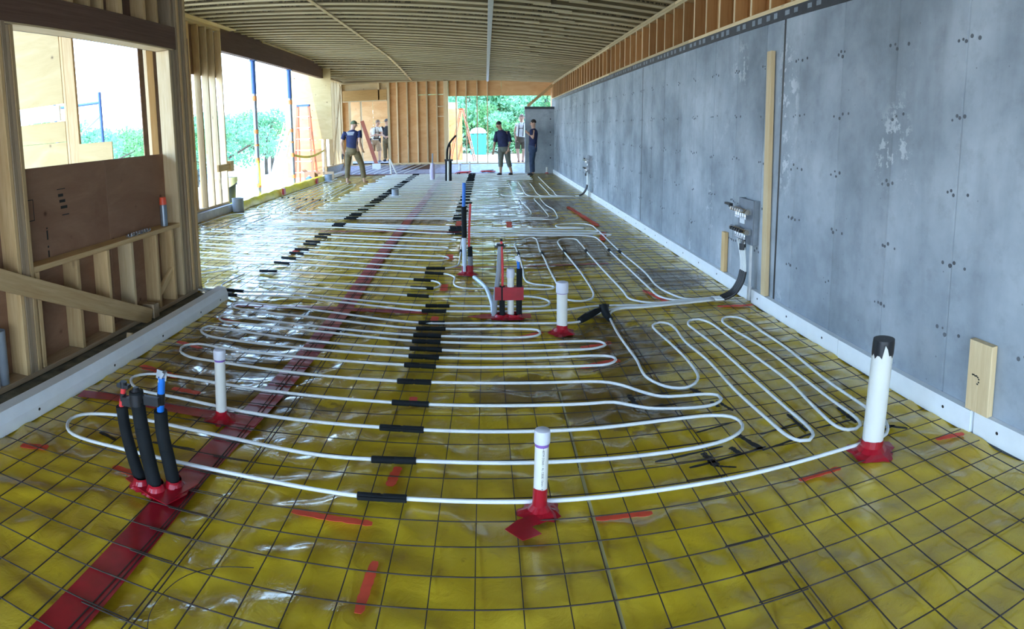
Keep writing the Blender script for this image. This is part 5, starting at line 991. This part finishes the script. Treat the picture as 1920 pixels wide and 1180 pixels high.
def person(label, base, J, fwd, shirt, pants, sleeve=.5, hem=.9, shoes=shoe, hair=hair_m, hat=None, tuck=False, tank=False):
    B = Vector(base); t = thing('person', label, 'person', base); j = {k: B + Vector(v) for k, v in J.items()}
    fw = Vector((*fwd, 0)).normalized(); rt = Vector((fw.y, -fw.x, 0))
    pel, neck, head = j['pelvis'], j['neck'], j['head']
    ch = pel.lerp(neck, .66); wa = pel.lerp(neck, .30); hb = neck.lerp(head, .55); ht = head + (head - neck).normalized() * .075
    V = [pel, wa, ch, pel.lerp(neck, .90), neck, hb, head, ht]; Rr = [.125, .120, .135, .085, .052, .062, .088, .062]; E = [(i, i + 1) for i in range(7)]
    def chain(p, pts, rs):
        for q, r in zip(pts, rs): V.append(q); Rr.append(r); E.append((p, len(V) - 1)); p = len(V) - 1
        return p
    for s in 'LR':
        sh, el, wr, hip, kn, an = (j[k + s] for k in ('sh', 'el', 'wr', 'hip', 'kn', 'an'))
        fd = j['hand' + s] if 'hand' + s in j else wr + (wr - el).normalized() * .10
        w_ = chain(2, [sh, sh.lerp(el, .5), el, el.lerp(wr, .5), wr], [.062, .05, .040, .037, .026]); pm_ = chain(w_, [wr.lerp(fd, .55)], [.034])
        d = (fd - wr).normalized(); side = d.cross(fw).normalized() if abs(d.dot(fw)) < .9 else d.cross(rt).normalized()
        bend = fw * .25
        for q, L in ((-1.5, .075), (-.5, .085), (.5, .082), (1.5, .065)):
            p0 = wr.lerp(fd, .9) + side * q * .017; chain(pm_, [p0, p0 + (d + bend * .6).normalized() * L * .5, p0 + (d + bend).normalized() * L * .5 + (d + bend * 2).normalized() * L * .45], [.0095, .009, .0075])
        p0 = wr.lerp(fd, .3) + fw * .03; chain(pm_, [p0, p0 + (d * .8 + fw * .6).normalized() * .045], [.011, .009])
        a_ = chain(0, [hip, hip.lerp(kn, .5), kn, kn.lerp(an, .4), an], [.098, .082, .058, .054, .036]); toe = j.get('toe' + s, an + fw * .17); chain(a_, [Vector((an.x, an.y, B.z + .045)), Vector((toe.x, toe.y, B.z + .03))], [.038, .028])
    def squash(v):
        if pel.z - .12 < v.z < neck.z - .02:
            q = (v.z - pel.z) / (neck.z - pel.z); ax = pel.lerp(neck, q); d = v - ax
            if abs(d.dot(rt)) < .21 and abs(d.dot(fw)) < .22:
                return v - fw * (d.dot(fw) * .26) + rt * (d.dot(rt) * .16)
        return v
    skinned('body', V, E, Rr, skin_m, t, squash)
    def loft(mb, rings, n=16):          # elliptical rings (centre, half width, half depth)
        vs = []
        for c, a, b in rings:
            for k in range(n): vs.append(c + rt * (a * 1.1 * math.cos(2 * PI * k / n)) + fw * (b * math.sin(2 * PI * k / n)))
        m = len(rings); mb.add(vs, [(i * n + k, i * n + (k + 1) % n, (i + 1) * n + (k + 1) % n, (i + 1) * n + k) for i in range(m - 1) for k in range(n)] + [tuple(range(n - 1, -1, -1)), tuple((m - 1) * n + k for k in range(n))])
    up = (neck - pel); at = lambda q: pel + up * q
    mb = MB(); lo = -.16 if not tuck else .02
    loft(mb, [(at(lo), .178, .132), (at(.05), .176, .135), (at(.30), .168, .130), (at(.55), .182, .135), (at(.74), .196, .134), (at(.88), .178, .112), (at(.95), .120, .085), (at(.99), .068, .068), (at(1.01), .060, .060)])
    for s in 'LR':
        sh, el, wr = j['sh' + s], j['el' + s], j['wr' + s]
        if tank: continue
        e1 = sh.lerp(el, min(1, sleeve)); pts = [sh.lerp(ch, .35), sh, sh.lerp(e1, .5), e1]; rr = [.07, .080, .074, .068]
        if sleeve > 1: pts.append(el.lerp(wr, sleeve - 1)); rr.append(.058)
        mb.tube(pts, rr, 12)
    mb.build('shirt', shirt, t, smooth='auto')
    mb = MB(); loft(mb, [(pel + Vector((0, 0, .11)), .166, .125), (pel + Vector((0, 0, .02)), .178, .138), (pel - Vector((0, 0, .06)), .182, .142), (pel - Vector((0, 0, .14)), .165, .13), (pel - Vector((0, 0, .17)), .10, .10)])
    for s in 'LR':
        hip, kn, an = j['hip' + s], j['kn' + s], j['an' + s]
        if hem > .5: pts = [hip, hip.lerp(kn, .5), kn, kn.lerp(an, (hem - .5)), kn.lerp(an, (hem - .5) * 2)]; rr = [.108, .104, .084, .080, .074]
        else: pts = [hip, hip.lerp(kn, hem), hip.lerp(kn, hem * 2)]; rr = [.108, .106, .104]
        mb.tube(pts, rr, 14)
    mb.build('trousers' if hem > .5 else 'shorts', pants, t, smooth='auto')
    for s in 'LR':
        an = j['an' + s]; toe = j.get('toe' + s, an + fw * .17); d = (toe - an); d.z = 0; d.normalize()
        if shoes is not bare: skinned('shoe', [Vector((an.x, an.y, B.z + .05)) - d * .04, Vector((an.x, an.y, B.z + .055)) + d * .05, Vector((an.x, an.y, B.z + .035)) + d * .17], [(0, 1), (1, 2)], [.048, .05, .036], shoes, t, lambda v: Vector((v.x, v.y, max(v.z, B.z + .002))))
    # head details
    hf = Vector((*J.get('look', (fw.x, fw.y, 0)),)).normalized(); hr = hf.cross(Vector((0, 0, 1))).normalized(); hu = hr.cross(hf)
    P = lambda a, b, c: head + hr * a + hf * b + hu * c
    if hair: MB().ball(P(0, -.022, .030), .092, .092, .096, 14, 8, -.25).build('hair', hair, t, smooth=True)
    MB().tube([P(0, .078, .012), P(0, .108, -.022), P(0, .088, -.035)], [.010, .017, .012], 8).build('nose', skin_m, t, smooth=True)
    for s in (-1, 1):
        MB().ball(P(s * .033, .084, .010), .009).build('eye', hair_m, t); MB().ball(P(s * .090, -.005, -.005), .016, .022, .032).build('ear', skin_m, t, smooth=True)
    MB().obox(P(-.024, .078, -.058), P(.024, .078, -.058), .012, .010).build('mouth', plain('lips', (.32, .12, .10), .6), t)
    if hat:
        MB().ball(P(0, -.008, .025), .104, .104, .105, 14, 8, -.05).build('cap', hat, t, smooth=True)
        MB().slab([(-.075, 0), (.075, 0), (.06, .08), (0, .105), (-.06, .08)], -.006, .006).build('cap_brim', hat, t, loc=P(0, .075, .045), rot=Matrix((hr, hf, hu)).transposed())
    return t, j, fw, rt
def braces(t, j, fw, rt, m=strap_m):
    pel, neck = j['pelvis'], j['neck']
    for s in (-1, 1):
        p = [pel + rt * .09 * s + fw * .135 + Vector((0, 0, .06)), pel.lerp(neck, .6) + rt * .085 * s + fw * .145, neck + rt * .085 * s + fw * .03 - Vector((0, 0, .015)), pel.lerp(neck, .6) + rt * .08 * s - fw * .135, pel + rt * .06 * s - fw * .13 + Vector((0, 0, .06))]
        MB().tube(cr(p, .06), .017, 6).build('strap', m, t)
    MB().obox(pel.lerp(neck, .62) - rt * .09 + fw * .15, pel.lerp(neck, .62) + rt * .09 + fw * .15, .02, .02).build('strap', m, t)
tA_, jA, fA, rA = person('man in navy tee, olive trousers and cap, walking barefoot away', (-3.90, 18.3, 0), dict(
    head=(.02, .04, 1.75), neck=(-.02, .0, 1.60), pelvis=(-.06, 0, 1.02), shL=(-.26, 0, 1.50), shR=(.20, -.01, 1.52), elL=(-.37, -.03, 1.22), wrL=(-.34, .06, .95), elR=(.20, -.12, 1.25), wrR=(.25, .0, 1.03), handR=(.27, .06, .95),
    hipL=(-.16, 0, .95), hipR=(.06, 0, .95), knL=(-.21, .03, .54), knR=(.22, .05, .54), anL=(-.23, -.05, .09), anR=(.28, .02, .09), toeL=(-.14, .10, 0), toeR=(.38, .14, 0), look=(.75, .55, -.1)), (.25, 1), navy, olive, .62, .92, bare, None, cap_m)
mb = MB(); bk = jA['pelvis'].lerp(jA['neck'], .82)
for i, (wd, z) in enumerate(((.26, .035), (.23, .0), (.19, -.035))):
    x = -wd / 2
    while x < wd / 2:
        l = rng.uniform(.02, .045); mb.obox(bk - fA * (.145 - .03 * abs(x)) + rA * x + Vector((0, 0, z)), bk - fA * (.145 - .03 * abs(x + l)) + rA * min(x + l, wd / 2) + Vector((0, 0, z)), .012, .016); x += l + .012
mb.build('shirt_print', whitetee, tA_, label='rows of white lettering on the back of the shirt')
tg_ = MB().obox(jA['wrL'] + Vector((-.03, 0, -.06)), jA['wrL'] + Vector((-.03, .0, -.22)), .05, .05, (0, 1, 0)).build('hand_tool', M['blackp']); tag(tg_, 'dark tool held in the capped walking man’s left hand', 'tool')
person('man in navy shirt and cropped grey trousers, stooping mid stride', (.66, 20.6, 0), dict(
    head=(-.22, -.10, 1.66), neck=(-.15, -.05, 1.50), pelvis=(-.06, 0, .93), shL=(.08, -.06, 1.42), shR=(-.27, .0, 1.40), elL=(.15, -.08, 1.12), wrL=(.06, -.16, .86), elR=(-.34, .02, 1.12), wrR=(-.39, -.05, .84),
    hipL=(.04, 0, .88), hipR=(-.14, 0, .88), knL=(.09, -.06, .50), knR=(-.16, -.06, .50), anL=(.20, .04, .09), anR=(-.16, .02, .09), toeL=(.08, -.10, 0), toeR=(-.28, -.1, 0), look=(-.7, -.5, -.45)), (-.5, -.85), navy, grey_ol, 1.02, .74)
tF, jF, fF, rF = person('man in navy tee and jeans holding a phone by the concrete return', (1.50, 20.6, 0), dict(
    head=(.07, 0, 1.72), neck=(.09, .0, 1.54), pelvis=(.06, 0, .93), shL=(.02, -.15, 1.45), shR=(.15, .14, 1.45), elL=(.02, -.20, 1.22), wrL=(-.10, -.14, 1.38), handL=(-.15, -.12, 1.44), elR=(.10, .2, 1.18), wrR=(-.08, .1, 1.36), handR=(-.14, .05, 1.40),
    hipL=(.05, -.09, .88), hipR=(.07, .09, .88), knL=(.02, -.09, .48), knR=(.05, .10, .48), anL=(.04, -.08, .09), anR=(.07, .10, .09), toeL=(-.14, -.12, 0), toeR=(-.10, .06, 0), look=(-.95, -.2, -.15)), (-.9, -.3), navy, jeans, .55, .97)
tag(MB().box(1.50 - .175, 1.50 - .16, 20.48, 20.56, 1.40, 1.54).build('phone', M['blackp']), 'dark phone held up by the man in jeans', 'phone')
tE, jE, fE, rE = person('man in white tank top with dark braces and brown shorts outside', (1.33, 23.5, .27), dict(
    head=(.04, -.02, 1.68), neck=(.03, .0, 1.50), pelvis=(.0, 0, .92), shL=(.20, 0, 1.43), shR=(-.15, 0, 1.41), elL=(.28, .02, 1.14), wrL=(.22, -.05, .92), elR=(-.22, .03, 1.13), wrR=(-.16, -.06, .92),
    hipL=(.10, 0, .87), hipR=(-.10, 0, .87), knL=(.12, -.03, .47), knR=(-.12, -.03, .47), anL=(.08, .05, .09), anR=(-.08, -.03, .09), look=(-.1, -1, -.1)), (-.1, -1), whitetee, brown, .2, .44, plain('brown_boot', (.25, .10, .06), .7), bald, tank=False)
braces(tE, jE, fE, rE)
tB_, jB, fB, rB = person('man in pale tee with tool belt and tan shorts in the doorway', (-4.42, 25.1, .27), dict(
    head=(.11, -.02, 1.60), neck=(.05, 0, 1.44), pelvis=(-.03, 0, .88), shL=(.20, -.04, 1.36), shR=(-.14, .02, 1.36), elL=(.24, -.10, 1.10), wrL=(.10, -.22, 1.12), elR=(-.20, -.05, 1.08), wrR=(.02, -.22, 1.10),
    hipL=(.07, 0, .83), hipR=(-.13, 0, .83), knL=(.14, -.04, .44), knR=(-.14, -.04, .44), anL=(.12, .02, .09), anR=(-.06, .0, .09), look=(.7, -.7, -.15)), (.45, -.9), paletee, tan, .5, .46, plain('grey_boot', (.12, .11, .11), .7), bald)
braces(tB_, jB, fB, rB); MB().lathe([(.155, -.03), (.158, .03), (.15, .032)], 20, tuple(jB['pelvis'] + Vector((0, 0, .10)))).build('tool_belt', strap_m, tB_)
for a, m in ((2.6, 'whitep'), (.2, 'blackp'), (3.4, 'blackp')): c = jB['pelvis'] + Vector((.17 * math.cos(a), .17 * math.sin(a) - .03, .03)); MB().box(c.x - .06, c.x + .06, c.y - .05, c.y + .05, c.z - .12, c.z + .08).build('tool_pouch', M[m], tB_)
person('man in dark shirt half hidden behind the tool belt man', (-4.05, 25.7, .27), dict(
    head=(.0, 0, 1.64), neck=(.0, .0, 1.46), pelvis=(.0, 0, .90), shL=(.18, 0, 1.40), shR=(-.18, 0, 1.40), elL=(.22, -.04, 1.12), wrL=(.08, -.2, 1.05), elR=(-.22, -.02, 1.12), wrR=(-.06, -.2, 1.02),
    hipL=(.09, 0, .85), hipR=(-.09, 0, .85), knL=(.10, 0, .46), knR=(-.10, 0, .46), anL=(.10, .02, .09), anR=(-.10, .02, .09), look=(-.4, -.9, -.1)), (-.4, -.9), dk, olive, .6, .95, shoe, hair_m, plain('grey_cap', (.10, .10, .10), .8))
